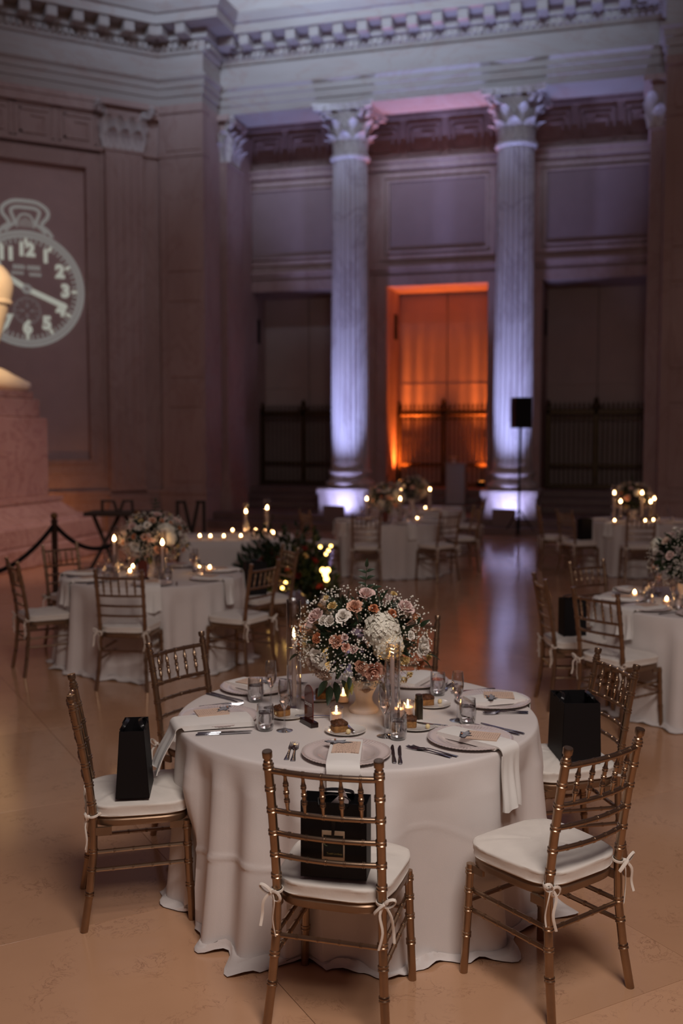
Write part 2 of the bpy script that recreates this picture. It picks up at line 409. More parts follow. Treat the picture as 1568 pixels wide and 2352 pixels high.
# ------------------------------------------------------------------ floor: big marble slabs laid on the diagonal
rng = random.Random(5)
floor = struct(G().box(-26, 16, -12, 26, -0.30, -0.012).build('floor', GROUT, smooth=False), 'polished tan marble floor of large diagonal slabs')
SLAB_S, SLAB_T = 2.05, 2.02
slab_me = G().bbox(0.0014, SLAB_T - 0.0014, 0.0014, SLAB_S - 0.0014, -0.03, 0.0, 0.0008).mesh('slab', FLOORM, smooth=False)
for i in range(-4, 16):                 # i counts along t = x + y, j along s = y - x
    for j in range(-4, 17):
        t0 = 2.12 + SLAB_T * (i - 1) - 0.0; s0 = 3.575 + SLAB_S * (j - 2)
        # rotated axes: e_t = (1,1)/sqrt2, e_s = (-1,1)/sqrt2 ; t and s above are sqrt2 times the metric distance
        tt, ss = t0 / sqrt(2), s0 / sqrt(2)
        cx = ((t0 + SLAB_T / 2) - (s0 + SLAB_S / 2)) / 2; cy = ((t0 + SLAB_T / 2) + (s0 + SLAB_S / 2)) / 2
        du = cx * cos(YAW) + cy * sin(YAW); dv = -cx * sin(YAW) + cy * cos(YAW)
        if dv < 0.6 or dv > 23.5 or abs(du) > 0.36 * dv + 2.2: continue
        o = obj('slab', slab_me, floor, ((t0 - s0) / 2, (t0 + s0) / 2, 0), pi / 4)
        o.scale = (1 / sqrt(2), 1 / sqrt(2), 1)
SUB = struct(G().box(-25, 15, -11, 25, -0.045, -0.004).build('floor_underlay', GROUT, floor, smooth=False)) 
SUB['kind'] = 'structure'

# ------------------------------------------------------------------ plan of the walls
CMID = -4.42                                        # middle of the colonnade
XL, XR = -9.13, 0.36                                # inner corners of the two piers
YP, YC, YB = 20.6, 21.55, 23.5                      # pier face, colonnade beam face, portico wall
P0 = (-10.16, YP); P0R = (1.39, YP)
R2 = sqrt(0.5)
PLAN = [(P0[0] - 9 * R2, P0[1] - 9 * R2), P0, (XL, YP), (XL, YC), (XR, YC), (XR, YP), P0R, (P0R[0] + 6 * R2, P0R[1] - 6 * R2)]

def sweep(path, prof, closed_ends=True):            # extrude a moulding profile (out, z) along a plan path; out is towards the room
    g = G(); n = len(path); rows = []
    for i, p in enumerate(path):
        p = Vector((p[0], p[1]))
        d0 = (p - Vector(path[i - 1][:2])).normalized() if i > 0 else None
        d1 = (Vector(path[i + 1][:2]) - p).normalized() if i < n - 1 else None
        n0 = Vector((d0.y, -d0.x)) if d0 else None
        n1 = Vector((d1.y, -d1.x)) if d1 else None
        if n0 is None: m = n1
        elif n1 is None: m = n0
        else:
            m = (n0 + n1); m = m / m.length; m = m / max(0.3, m.dot(n0))
        rows.append([(p.x + m.x * o, p.y + m.y * o, z) for o, z in prof])
    k = len(prof); vs = [v for r in rows for v in r]; fs = []
    for i in range(n - 1):
        for j in range(k):
            l = (j + 1) % k
            fs.append((i * k + j, i * k + l, (i + 1) * k + l, (i + 1) * k + j))
    fs += [tuple(range(k)), tuple(reversed(range((n - 1) * k, n * k)))]
    return g.add(vs, fs)

# entablature that runs round the hall
ent = struct(obj('trim_1', None), 'carved marble entablature with dentils and modillions round the hall')
sweep(PLAN, [(-0.95, 9.13), (0.0, 9.13), (0.0, 9.30), (0.035, 9.31), (0.035, 9.47), (0.07, 9.48), (0.07, 9.60), (0.13, 9.66), (0.13, 9.72), (-0.95, 9.72)]).build('architrave', UPPER, ent, smooth=False)
sweep(PLAN, [(-0.95, 9.72), (0.03, 9.72), (0.03, 10.16), (-0.95, 10.16)]).build('frieze', UPPER, ent, smooth=False)
sweep(PLAN, [(-0.9, 10.16), (0.07, 10.16), (0.10, 10.22), (0.10, 10.40), (0.20, 10.42), (0.20, 10.62), (0.62, 10.62), (0.62, 10.80), (0.68, 10.82), (0.76, 10.98), (0.76, 11.02), (-0.9, 11.10)]).build('cornice', UPPER, ent, smooth=False)
mod_me = G().bbox(-0.11, 0.11, -0.36, 0.0, -0.05, 0.16, 0.015).add(*(lambda: ([], []))()).mesh('modillion', UPPER, smooth=False)
coff_me = G().box(-0.11, 0.11, -0.02, 0.02, -0.06, 0.06).mesh('coffer', UPPER, smooth=False)
dent_g = G()
for a, b in zip(PLAN[:-1], PLAN[1:]):
    A, B = Vector(a), Vector(b); L = (B - A).length; d = (B - A) / L; nr = Vector((d.y, -d.x)); rot = atan2(d.y, d.x)
    if L < 1.0: cnt = 1
    else: cnt = max(2, int(round(L / 0.52)))
    for i in range(cnt):
        q = A + d * (L * (i + 0.5) / cnt) + nr * 0.20
        if L > 7 and a == PLAN[0] and i < cnt * 0.42: continue
        obj('modillion', mod_me, ent, (q.x, q.y, 10.455), rot)
    nd = int(L / 0.13)
    for i in range(nd):
        q = A + d * ((i + 0.5) * L / nd) + nr * 0.10
        M = Matrix.Translation((q.x, q.y, 10.26)) @ Matrix.Rotation(rot, 4, 'Z')
        dent_g.merge(G().box(-0.04, 0.04, -0.07, 0, 0, 0.12), M)
o = dent_g.build('dentil_course', UPPER, ent, smooth=False); o['kind'] = 'stuff'
# flat soffit stones of the beam are part of the architrave; attic storey above
att = struct(obj('wall_attic', None), 'attic wall above the cornice')
sweep([(p[0], p[1] + (0.55 if 0 < i < 7 else 0)) for i, p in enumerate(PLAN)], [(-0.7, 11.0), (-0.1, 11.0), (-0.1, 17.0), (-0.7, 17.0)]).build('attic_face', UPPER, att, smooth=False)
win = struct(obj('window_1', None, None, (-7.02, YC + 0.62, 11.9)), 'small bluish attic window above the cornice')
G().box(-0.45, 0.45, -0.02, 0.02, 0, 1.6).build('pane', SKYPANE, win, smooth=False)
wf = G().box(-0.52, -0.45, -0.08, 0.05, -0.06, 1.66).box(0.45, 0.52, -0.08, 0.05, -0.06, 1.66).box(-0.45, 0.45, -0.08, 0.05, -0.06, 0).box(-0.02, 0.02, -0.06, 0.03, 0, 1.6)
wf.build('frame', DARKW, win, smooth=False)

# ------------------------------------------------------------------ portico wall with three doorways
DOORW = 2.36; DZ0, DZ1 = 0.78, 5.50
DX = [-8.15, -4.57, -0.97]
wb = struct(obj('wall_back', None), 'marble wall of the portico behind the columns')
g = G(); x = -10.5
for dx in DX + [None]:
    x1 = dx - DOORW / 2 if dx is not None else 2.0
    g.box(x, x1, YB, YB + 0.5, 0, 10.4)
    if dx is not None:
        g.box(x1, x1 + DOORW, YB, YB + 0.5, DZ1, 10.4); x = x1 + DOORW
g.build('wall_face', WALL, wb, smooth=False)
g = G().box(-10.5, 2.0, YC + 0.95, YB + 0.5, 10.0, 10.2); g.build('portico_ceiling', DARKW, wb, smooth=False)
# string courses and frieze of key panels
G().box(-9.2, 0.5, YB - 0.10, YB + 0.02, 8.16, 8.30).box(-9.2, 0.5, YB - 0.16, YB + 0.02, 8.30, 8.36).build('string_course', WALL, wb, smooth=False)
G().box(-9.2, 0.5, YB - 0.08, YB + 0.02, 9.30, 9.42).box(-9.2, 0.5, YB - 0.18, YB + 0.02, 9.42, 9.56).box(-9.2, 0.5, YB - 0.26, YB + 0.02, 9.56, 9.64).build('wall_cornice', WALL, wb, smooth=False)
G().box(-9.2, 0.5, YB - 0.06, YB + 0.02, 5.80, 5.88).box(-9.2, 0.5, YB - 0.12, YB + 0.02, 5.88, 5.96).build('door_string_course', WALL, wb, smooth=False)
def key_panel():
    k = G(); b = 0.045; d = -0.035
    def bar(x0, x1, z0, z1): k.box(x0, x1, d, 0.01, z0, z1)
    w, h = 0.40, 0.36
    bar(-w, w, h - b, h); bar(-w, w, -h, -h + b); bar(-w, -w + b, -h, h); bar(w - b, w, -h, h)
    bar(-w + 2.4 * b, w - 2.4 * b, h - 3.4 * b, h - 2.4 * b); bar(-w + 2.4 * b, -w + 3.4 * b, -h + 2.4 * b, h - 2.4 * b)
    bar(-w + 2.4 * b, w - 4.4 * b, -h + 2.4 * b, -h + 3.4 * b); bar(w - 4.4 * b, w - 3.4 * b, -h + 2.4 * b, h - 5 * b); bar(-0.05, w - 4.4 * b, h - 6 * b, h - 5 * b)
    return k
key_me = key_panel().mesh('key_panel', WALL, smooth=False)
for i in range(10):
    obj('key_panel', key_me, wb, (-8.75 + i * 0.965, YB, 8.83))
def frame_box(g, x0, x1, y0, y1, z0, z1, w, d):    # four mitre-less bars
    g.box(x0 - w, x1 + w, y0, y1, z1, z1 + w); g.box(x0 - w, x1 + w, y0, y1, z0 - w, z0); g.box(x0 - w, x0, y0, y1, z0, z1); g.box(x1, x1 + w, y0, y1, z0, z1)
    return g
for dx in DX:
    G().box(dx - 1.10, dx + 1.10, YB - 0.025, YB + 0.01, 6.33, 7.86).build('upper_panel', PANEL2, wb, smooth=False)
    g = frame_box(G(), dx - 1.12, dx + 1.12, YB - 0.07, YB + 0.01, 6.31, 7.88, 0.05, 0.1)
    frame_box(g, dx - 1.24, dx + 1.24, YB - 0.045, YB + 0.01, 6.21, 7.98, 0.10, 0.1)
    g.build('panel_moulding', WALL, wb, smooth=False)
    g = G().box(dx - 1.42, dx - 1.20, YB - 0.06, YB + 0.01, DZ0, 5.50).box(dx + 1.20, dx + 1.42, YB - 0.06, YB + 0.01, DZ0, 5.50).box(dx - 1.42, dx + 1.42, YB - 0.06, YB + 0.01, 5.50, 5.74)
    g.build('door_surround', WALL, wb, smooth=False)

doorlab = ['dark doorway between the pier and the first column', 'doorway glowing orange between the two columns', 'dark doorway beside the loudspeaker']
gatelab = ['dark bronze picket gate in the unlit doorway next to the pier', 'bronze picket gate in the orange lit doorway', 'dark bronze picket gate in the unlit doorway beside the loudspeaker']
YD = 24.9
for n, dx in enumerate(DX):
    d = struct(obj('door_%d' % (n + 1), None, None, (dx, YB, 0)), doorlab[n])
    a = DOORW / 2; dp = YD - YB
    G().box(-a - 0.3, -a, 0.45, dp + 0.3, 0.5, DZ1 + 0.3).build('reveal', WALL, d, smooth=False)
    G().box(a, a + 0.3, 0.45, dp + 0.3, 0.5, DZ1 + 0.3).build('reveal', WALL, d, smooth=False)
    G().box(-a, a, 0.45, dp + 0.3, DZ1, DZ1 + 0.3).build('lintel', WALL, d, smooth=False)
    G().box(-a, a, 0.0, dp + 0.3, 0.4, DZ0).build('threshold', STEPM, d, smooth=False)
    # two leaves of cloth shade with a sewn hem, in a thin frame
    G().box(-a, -0.012, dp, dp + 0.03, 3.28, DZ1).box(-a, -0.012, dp - 0.012, dp + 0.03, 3.24, 3.30).build('shade', SHADE, d, smooth=False)
    G().box(0.012, a, dp, dp + 0.03, 3.28, DZ1).box(0.012, a, dp - 0.012, dp + 0.03, 3.24, 3.30).build('shade', SHADE, d, smooth=False)
    G().box(-a, -0.012, dp + 0.005, dp + 0.035, DZ0, 3.24).build('shade', SHADE, d, smooth=False)
    G().box(0.012, a, dp + 0.005, dp + 0.035, DZ0, 3.24).build('shade', SHADE, d, smooth=False)
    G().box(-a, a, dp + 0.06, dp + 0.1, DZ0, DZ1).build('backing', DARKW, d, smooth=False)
    G().box(-a - 0.001, -a + 0.03, 0.70, 0.95, 4.35, 4.95).build('wall_speaker', SPKM, d, smooth=False)
    # gate
    gt = thing('picket_gate', gatelab[n], 'gate', (dx, 24.45, DZ0), 0, 'bronze gates in the doorways')
    obj('top_rail', G().bbox(-1.14, 1.14, -0.05, 0.05, 1.72, 1.86, 0.015).box(-1.14, 1.14, -0.03, 0.03, 1.62, 1.66).mesh('top_rail', BRONZE, smooth=False), gt)
    obj('middle_rail', G().bbox(-1.12, 1.12, -0.035, 0.035, 0.50, 0.58, 0.01).mesh('middle_rail', BRONZE, smooth=False), gt)
    obj('bottom_rail', G().bbox(-1.12, 1.12, -0.035, 0.035, 0.0, 0.10, 0.01).mesh('bottom_rail', BRONZE, smooth=False), gt)
    for xx in (-1.10, 0.0, 1.10):
        G().bbox(xx - 0.045, xx + 0.045, -0.05, 0.05, 0, 1.92, 0.01).lathe([(0.03, 1.92), (0.05, 1.95), (0.02, 2.0), (0.045, 2.04), (0.0, 2.10)], 8, xx).build('gate_post', BRONZE, gt)
    G().lathe([(0.0, 1.84), (0.12, 1.88), (0.10, 1.96), (0.05, 2.02), (0.07, 2.06), (0.0, 2.16)], 10).build('crown_finial', BRONZE, gt)
    bar_me = bpy.data.meshes.get('gate_bar') or G().tube([(0, 0, 0.05), (0, 0, 1.94)], 0.021, 6).lathe([(0.021, 1.90), (0.034, 1.94), (0.0, 2.04)], 6).mesh('gate_bar', BRONZE)
    bar_me.name = 'gate_bar'
    for i in range(20):
        xx = -1.10 + 2.2 * (i + 0.5) / 20 if i < 10 else -1.10 + 2.2 * (i + 0.5) / 20
        obj('bar', bar_me, gt, (xx, 0, 0))

# steps up to the portico
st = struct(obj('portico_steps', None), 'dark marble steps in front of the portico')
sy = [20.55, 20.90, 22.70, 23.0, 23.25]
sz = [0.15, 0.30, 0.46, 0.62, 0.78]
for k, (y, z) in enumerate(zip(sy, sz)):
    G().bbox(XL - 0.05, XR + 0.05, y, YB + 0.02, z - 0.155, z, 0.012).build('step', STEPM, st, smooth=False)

# ------------------------------------------------------------------ columns
def leaf_shape(w, h, out, n=5, m=7):
    def f(u, v):
        ww = w * (0.55 + 0.55 * sin(pi * min(1, v * 1.05) * 0.62)) * (1 if v < 0.75 else 1 - 0.75 * (v - 0.75) / 0.25) * (1 + 0.12 * sin(v * 22))
        x = (u - 0.5) * 2 * ww / 2
        y = -(0.03 * v + out * max(0, v - 0.45) ** 2 / 0.30) - 0.03 * (1 - (2 * u - 1) ** 2)
        z = h * (v if v < 0.8 else 0.8 + 0.2 * sin((v - 0.8) / 0.2 * 2.2) * 0.7)
        return (x, y, z)
    g = G().grid(f, n, m)
    g.add([(x, y + 0.05, z) for x, y, z in g.v[:]], [tuple(reversed(q)) for q in g.f[:]])
    return g
LEAF1 = leaf_shape(0.27, 0.42, 0.19).mesh('acanthus_leaf', COLM)
LEAF2 = leaf_shape(0.27, 0.70, 0.22).mesh('acanthus_leaf_tall', COLM)
def volute_mesh():
    pts = []; rad = []
    for i in range(30):
        a = i / 29 * 2.3 * 2 * pi; r = 0.15 * (1 - i / 29 * 0.85)
        pts.append((0, -0.30 - r * cos(a) * 1.0 + 0.0, 0.86 + r * sin(a))); rad.append(0.042 * (1 - 0.5 * i / 29))
    pts = [(0, -0.06, 0.48), (0, -0.10, 0.70), (0, -0.17, 0.86)] + pts; rad = [0.035, 0.04, 0.042] + rad
    return G().tube(pts, rad, 7, sq=(1.5, 1.0)).mesh('volute', COLM)
VOL = volute_mesh()
def abacus(g, s, z0, z1):
    poly = []
    for k in range(4):
        a = pi / 2 * k
        for i in range(9):
            t = -1 + 2 * i / 8
            y = -s * (0.80 + 0.20 * t * t); xx = s * t * 0.97
            poly.append((xx * cos(a) - y * sin(a), xx * sin(a) + y * cos(a)))
    g.prism(poly, z0, z1); g.prism([(x * 1.05, y * 1.05) for x, y in poly], z1 - 0.05, z1)
    return g
def make_column(loc, label):
    c = thing('marble_column', label, 'column', (loc[0], loc[1], 0.30), 0, 'fluted columns of the portico')
    G().bbox(-0.57, 0.57, -0.57, 0.57, 0.0, 0.42, 0.012).bbox(-0.61, 0.61, -0.61, 0.61, 0.42, 0.56, 0.02).build('plinth', COLM, c, smooth=False)
    prof = [(0.53, 0.56)]
    for i in range(9): a = -pi / 2 + pi * i / 8; prof.append((0.48 + 0.07 * cos(a), 0.64 + 0.075 * sin(a)))
    prof += [(0.46, 0.73), (0.44, 0.80), (0.46, 0.85)]
    for i in range(9): a = -pi / 2 + pi * i / 8; prof.append((0.45 + 0.045 * cos(a), 0.90 + 0.045 * sin(a)))
    prof += [(0.43, 0.96), (0.43, 1.02)]
    G().lathe(prof, 48).build('base', COLM, c)
    NF = 24; seg = NF * 6
    def rf(r, a, z):
        ph = (a * NF / (2 * pi)) % 1.0
        d = max(0.0, 1 - abs(ph - 0.5) / 0.40)
        return r - (0.035 * sqrt(max(0, 1 - (1 - d) ** 2)) if 1.18 < z < 7.62 else 0)
    sh = [(0.425, 1.02), (0.425, 1.15), (0.42, 1.19), (0.418, 3.0), (0.408, 5.0), (0.392, 7.0), (0.385, 7.58), (0.385, 7.66), (0.385, 7.74)]
    G().lathe(sh, seg, rfn=rf).build('shaft', COLM, c, ang=60)
    cap = G().lathe([(0.385, 7.70), (0.44, 7.74), (0.45, 7.78), (0.44, 7.82), (0.37, 7.85), (0.37, 8.2), (0.40, 8.45), (0.48, 8.66), (0.50, 8.68)], 40)
    abacus(cap, 0.66, 8.70, 8.83)
    cp = cap.build('capital', COLM, c)
    for k in range(8):
        obj('leaf', LEAF1, cp, (0.36 * cos(k * pi / 4), 0.36 * sin(k * pi / 4), 7.85), k * pi / 4 + pi / 2)
        a = k * pi / 4 + pi / 8
        obj('leaf', LEAF2, cp, (0.35 * cos(a), 0.35 * sin(a), 7.86), a + pi / 2)
    for k in range(4):
        a = pi / 4 + k * pi / 2
        for s_ in (-0.12, 0.12):
            obj('volute', VOL, cp, (0.28 * cos(a + s_ * 1.4), 0.28 * sin(a + s_ * 1.4), 7.82), a + pi / 2 + s_)
    return c
COLX = (-6.235, -2.605)
make_column((COLX[0], 22.0), 'blue-lit fluted marble column between the unlit doorway and the orange one')
make_column((COLX[1], 22.0), 'blue-lit fluted marble column behind the loudspeaker')

def pilaster(parent, x0, x1, y0, y1, z0, z1, mat=COLM, sideleaf=True):
    """square pilaster, front at y0, with attic base and leaf capital; local coordinates of parent"""
    w = x1 - x0; xm = (x0 + x1) / 2; zc = 8.06
    g = G().box(x0, x1, y0, y1, z0 + 0.7, zc)
    nf = 5
    for i in range(nf):     # reeds that frame shallow flutes
        xx = x0 + w * (i + 0.5) / nf; g.box(xx - w / nf * 0.18, xx + w / nf * 0.18, y0 - 0.02, y0 + 0.01, z0 + 0.95, zc - 0.15)
    g.build('pilaster_shaft', mat, parent, smooth=False)
    G().box(x0 - 0.10, x1 + 0.10, y0 - 0.10, y1, z0, z0 + 0.42).box(x0 - 0.08, x1 + 0.08, y0 - 0.08, y1, z0 + 0.42, z0 + 0.52).box(x0 - 0.04, x1 + 0.04, y0 - 0.04, y1, z0 + 0.52, z0 + 0.62).box(x0 - 0.06, x1 + 0.06, y0 - 0.06, y1, z0 + 0.62, z0 + 0.70).build('pilaster_base', mat, parent, smooth=False)
    cp = G().box(x0 + 0.02, x1 - 0.02, y0 + 0.02, y1, zc, 9.0).box(x0 - 0.03, x1 + 0.03, y0 - 0.03, y1, zc, zc + 0.05).box(x0 - 0.14, x1 + 0.14, y0 - 0.14, y1, 8.98, 9.10).build('pilaster_capital', mat, parent, smooth=False)
    k = max(1, int(round(w / 0.28)))
    for i in range(k):
        obj('leaf', LEAF1, cp, (x0 + w * (i + 0.5) / k, y0 + 0.03, zc + 0.05), 0)
    for i in range(k + 1):
        obj('leaf', LEAF2, cp, (x0 + w * i / k * 0.92 + 0.04 * w, y0 + 0.04, zc + 0.05), 0)
    if w > 0.5:
        for xx, rz in ((x0 + 0.10, -pi / 4), (x1 - 0.10, pi / 4)):
            obj('volute', VOL, cp, (xx, y0 + 0.14, zc), rz)
    else:
        obj('volute', VOL, cp, (x1 - 0.08, y0 + 0.12, zc), pi / 4)

# piers and antae
wl = struct(obj('wall_left', None, None, (P0[0], P0[1], 0), pi / 4), 'diagonal marble wall with the projected watch')
# local frame: x to the right along the wall (0 at the pier corner), -y towards the room
G().box(-9.2, -3.95, 0.10, 0.6, 0, 9.13).box(-1.28, 0.12, 0.10, 0.6, 0, 9.13).box(-3.95, -1.28, 0.10, 0.6, 8.06, 9.13).box(-3.95, -1.28, 0.10, 0.6, 0, 1.38).build('wall_face', WALL, wl, smooth=False)
G().box(-4.4, -1.28, 0.22, 0.6, 1.38, 8.06).build('wall_panel', PANEL, wl, smooth=False)
g = frame_box(G(), -3.98, -1.60, 0.04, 0.24, 1.50, 7.66, 0.09, 0.1); frame_box(g, -4.07, -1.51, 0.08, 0.24, 1.41, 7.75, 0.22, 0.1)
g.build('panel_moulding', WALL, wl, smooth=False)
G().box(-9.2, 0.08, 0.02, 0.14, 8.04, 8.12).box(-9.2, 0.08, -0.02, 0.14, 8.84, 9.02).box(-9.2, 0.08, -0.05, 0.14, 9.02, 9.13).build('string_course', WALL, wl, smooth=False)
G().box(-9.2, 0.08, 0.0, 0.14, 0.62, 0.78).box(-9.2, 0.06, 0.04, 0.14, 0.0, 0.62).box(-9.2, 0.07, -0.03, 0.14, 0.74, 0.82).build('wall_base', WALL, wl, smooth=False)
for xx in (-1.75, -2.65, -3.5):
    obj('key_panel', key_me, wl, (xx, 0.10, 8.48))
pilaster(wl, -1.20, -0.38, -0.03, 0.2, 0.0, 9.1, WALL)

def pier(name, x0, x1, label):
    p = struct(obj(name, None), label)
    G().box(x0, x1, YP, YB + 0.3, 0, 9.13).build('pier_face', WALL, p, smooth=False)
    G().box(x0 - 0.02, x1 + 0.02, YP - 0.05, YP + 0.3, 8.96, 9.13).box(x0 - 0.02, x1 + 0.02, YP - 0.03, YP + 0.3, 8.04, 8.10).build('string_course', WALL, p, smooth=False)
    G().box(x0 - 0.03, x1 + 0.03, YP - 0.06, YP + 0.3, 0.0, 0.74).box(x0 - 0.06, x1 + 0.06, YP - 0.10, YP + 0.3, 0.74, 0.82).build('pier_base', WALL, p, smooth=False)
    zz = [0.95, 2.6, 3.25, 4.9, 5.55, 7.2]
    for a, b in zip(zz[:-1], zz[1:]):
        G().bbox(x0 + 0.16, x1 - 0.06, YP - 0.022, YP + 0.01, a + 0.04, b - 0.04, 0.015).build('stone_block', WALL, p, smooth=False)
    G().bbox(x0 + 0.16, x1 - 0.06, YP - 0.022, YP + 0.01, 8.16, 8.90, 0.015).build('stone_block', WALL, p, smooth=False)
    return p
pl = pier('wall_pier', P0[0], XL, 'marble pier between the watch wall and the portico')
pr_ = pier('wall_right', XR, P0R[0] + 0.0, 'marble pier at the far side of the portico beyond the second gate')
for p, x0, x1 in ((pl, XL - 0.08, -8.97), (pr_, 0.09, XR + 0.08)):
    pilaster(p, x0, x1, YC - 0.02, YC + 0.93, 0.30, 9.1, WALL)
for k in range(3):   # leaves on the side of the first anta that faces the portico
    pass
cpside = [c for c in pl.children if c.name.startswith('pilaster_capital')][0]
for i in range(3):
    obj('leaf', LEAF1, cpside, (-9.0, YC + 0.15 + 0.29 * i, 8.11), pi / 2)
    obj('leaf', LEAF2, cpside, (-9.0, YC + 0.02 + 0.29 * i, 8.11), pi / 2)
wr = struct(obj('wall_side', None, None, (P0R[0], P0R[1], 0), -pi / 4), 'diagonal marble wall beyond the far pier')
G().box(-0.1, 6.2, 0.10, 0.6, 0, 9.13).build('wall_face', WALL, wr, smooth=False)

# ------------------------------------------------------------------ uplights at the columns and in the middle doorway
def spot(name, loc, target, col, power, size, blend=0.6, rad=0.06, parent=None):
    l = bpy.data.lights.new(name, 'SPOT'); l.color = col; l.energy = power; l.spot_size = radians(size); l.spot_blend = blend; l.shadow_soft_size = rad
    o = obj(name, l, None, loc); o.rotation_euler = (Vector(target) - Vector(loc)).to_track_quat('-Z', 'Y').to_euler()
    return o
for k, (cx, lab) in enumerate(zip(COLX, ('small square uplight box before the column next to the unlit doorway', 'small square uplight box before the column next to the loudspeaker'))):
    u = thing('uplight_box', lab, 'uplight', (cx - 0.02, 20.80, 0.15), 0, 'uplight boxes at the column feet')
    G().bbox(-0.24, 0.24, -0.015, 0.015, 0, 0.36, 0.005).build('screen', BOXM, u, smooth=False)
    G().bbox(-0.14, 0.14, 0.10, 0.34, 0, 0.16, 0.01).build('lamp_housing', SPKM, u, smooth=False)
    G().lathe([(0.0, 0.165), (0.09, 0.165)], 16, 0, 0.22).build('lens', LENSB, u)
    for sx in (-0.32, 0.32): spot('column_uplight', (cx + sx, 20.86, 0.42), (cx + sx * 0.3, 21.70, 5.2), (0.40, 0.47, 1.0), 1000, 54, 1.0)
    spot('plinth_uplight', (cx, 20.99, 0.34), (cx, 21.45, 1.0), (0.50, 0.50, 1.0), 50, 150, 1.0)
for k, sx in enumerate((-1, 1)):
    xx = DX[1] + sx * 0.98
    u = thing('amber_uplight', 'small amber floor uplight in the orange doorway, ' + ('by the jamb next to the unlit gate' if sx < 0 else 'by the jamb next to the loudspeaker'), 'uplight', (xx, 24.20, DZ0), 0, 'amber uplights in the doorway')
    G().bbox(-0.10, 0.10, -0.08, 0.08, 0, 0.14, 0.01).build('lamp_housing', SPKM, u, smooth=False)
    G().lathe([(0.0, 0.145), (0.06, 0.145)], 14).build('lens', LENSO, u)
    spot('amber_beam', (xx, 24.22, DZ0 + 0.18), (xx + sx * 0.04, 24.40, 5.3), (1.0, 0.20, 0.03), 850, 70, 1.0)

# ------------------------------------------------------------------ projected pocket watch, its light painted as glowing shapes on the wall
clk = thing('watch_projection', 'projected pocket watch dial with large numerals, painted as glowing shapes on the wall panel', 'projection', (P0[0], P0[1], 0), pi / 4)
CX, CZ, CR = -2.84, 5.06, 1.20; CY = 0.205
def ring(r0, r1, n=96, cx=CX, cz=CZ, y=CY, sx=1.0):
    vs = []; fs = []
    for i in range(n):
        a = 2 * pi * i / n
        vs += [(cx + r0 * cos(a) * sx, y, cz + r0 * sin(a)), (cx + r1 * cos(a) * sx, y, cz + r1 * sin(a))]
    for i in range(n):
        j = (i + 1) % n; fs.append((2 * i, 2 * i + 1, 2 * j + 1, 2 * j))
    return G().add(vs, fs)
ring(1.13, 1.20).build('outer_ring', PROJD, clk)
ring(1.05, 1.115).build('inner_ring', PROJD, clk)
tick_a = G().add([(-0.016, 0, 0.95), (0.016, 0, 0.95), (0.016, 0, 1.04), (-0.016, 0, 1.04)], [(0, 1, 2, 3)]).mesh('minute_tick', PROJD, smooth=False)
tick_b = G().add([(-0.034, 0, 0.93), (0.034, 0, 0.93), (0.034, 0, 1.04), (-0.034, 0, 1.04)], [(0, 1, 2, 3)]).mesh('hour_tick', PROJ, smooth=False)
for i in range(60):
    obj('minute_tick' if i % 5 else 'hour_tick', tick_a if i % 5 else tick_b, clk, (CX, CY, CZ), (0, 2 * pi * i / 60, 0))
for n in range(1, 13):
    a = radians(90 - 30 * n); r = 0.80
    me = text_mesh(str(n), 0.36, PROJ, bold=0.022, name='numeral')
    obj('numeral', me, clk, (CX + r * cos(a), CY - 0.001, CZ + r * sin(a)), (pi / 2, 0, 0))
def hand(ang, L0, L1, w):
    M = Matrix.Translation((CX, CY - 0.002, CZ)) @ Matrix.Rotation(radians(ang), 4, 'Y')
    return G().add([(-w, 0, L0), (w, 0, L0), (w, 0, L1), (0, 0, L1 + 0.05), (-w, 0, L1)], [(0, 1, 2, 3, 4)]).xf(M)
hand(112, 0.06, 0.86, 0.055).build('watch_hand', PROJ, clk, smooth=False)
hand(-59, 0.06, 0.60, 0.055).build('watch_hand', PROJ, clk, smooth=False)
ring(0.035, 0.10, 24, y=CY - 0.003).build('hub', PROJD, clk)
ring(0.25, 0.285, 40, CX, CZ - 0.45).build('seconds_dial', PROJV, clk)
g = G()
for i in range(12):
    a = 2 * pi * i / 12; M = Matrix.Translation((CX, CY, CZ - 0.45)) @ Matrix.Rotation(a, 4, 'Y')
    g.merge(G().add([(-0.012, 0, 0.17), (0.012, 0, 0.17), (0.012, 0, 0.24), (-0.012, 0, 0.24)], [(0, 1, 2, 3)]), M)
    if i % 3 == 0: g.merge(G().add([(-0.03, 0, 0.06), (0.03, 0, 0.06), (0.03, 0, 0.15), (-0.03, 0, 0.15)], [(0, 1, 2, 3)]), M)
o = g.build('seconds_track', PROJV, clk, smooth=False); o['kind'] = 'stuff'
g = G()      # two rows of maker's lettering, too soft to read, and the arc over them
for (x0, x1, z0, z1) in ((-0.27, -0.03, 0.40, 0.49), (0.03, 0.29, 0.40, 0.49), (-0.30, -0.05, 0.29, 0.35), (0.06, 0.31, 0.27, 0.34), (-0.02, 0.02, 0.43, 0.455)):
    m = int((x1 - x0) / 0.05) or 1
    for i in range(m):
        xa = CX + x0 + (x1 - x0) * i / m; xb = CX + x0 + (x1 - x0) * (i + 0.8) / m
        g.add([(xa, CY, CZ + z0), (xb, CY, CZ + z0), (xb, CY, CZ + z1), (xa, CY, CZ + z1)], [(0, 1, 2, 3)])
o = g.build('dial_lettering', PROJD, clk, smooth=False); o['kind'] = 'stuff'
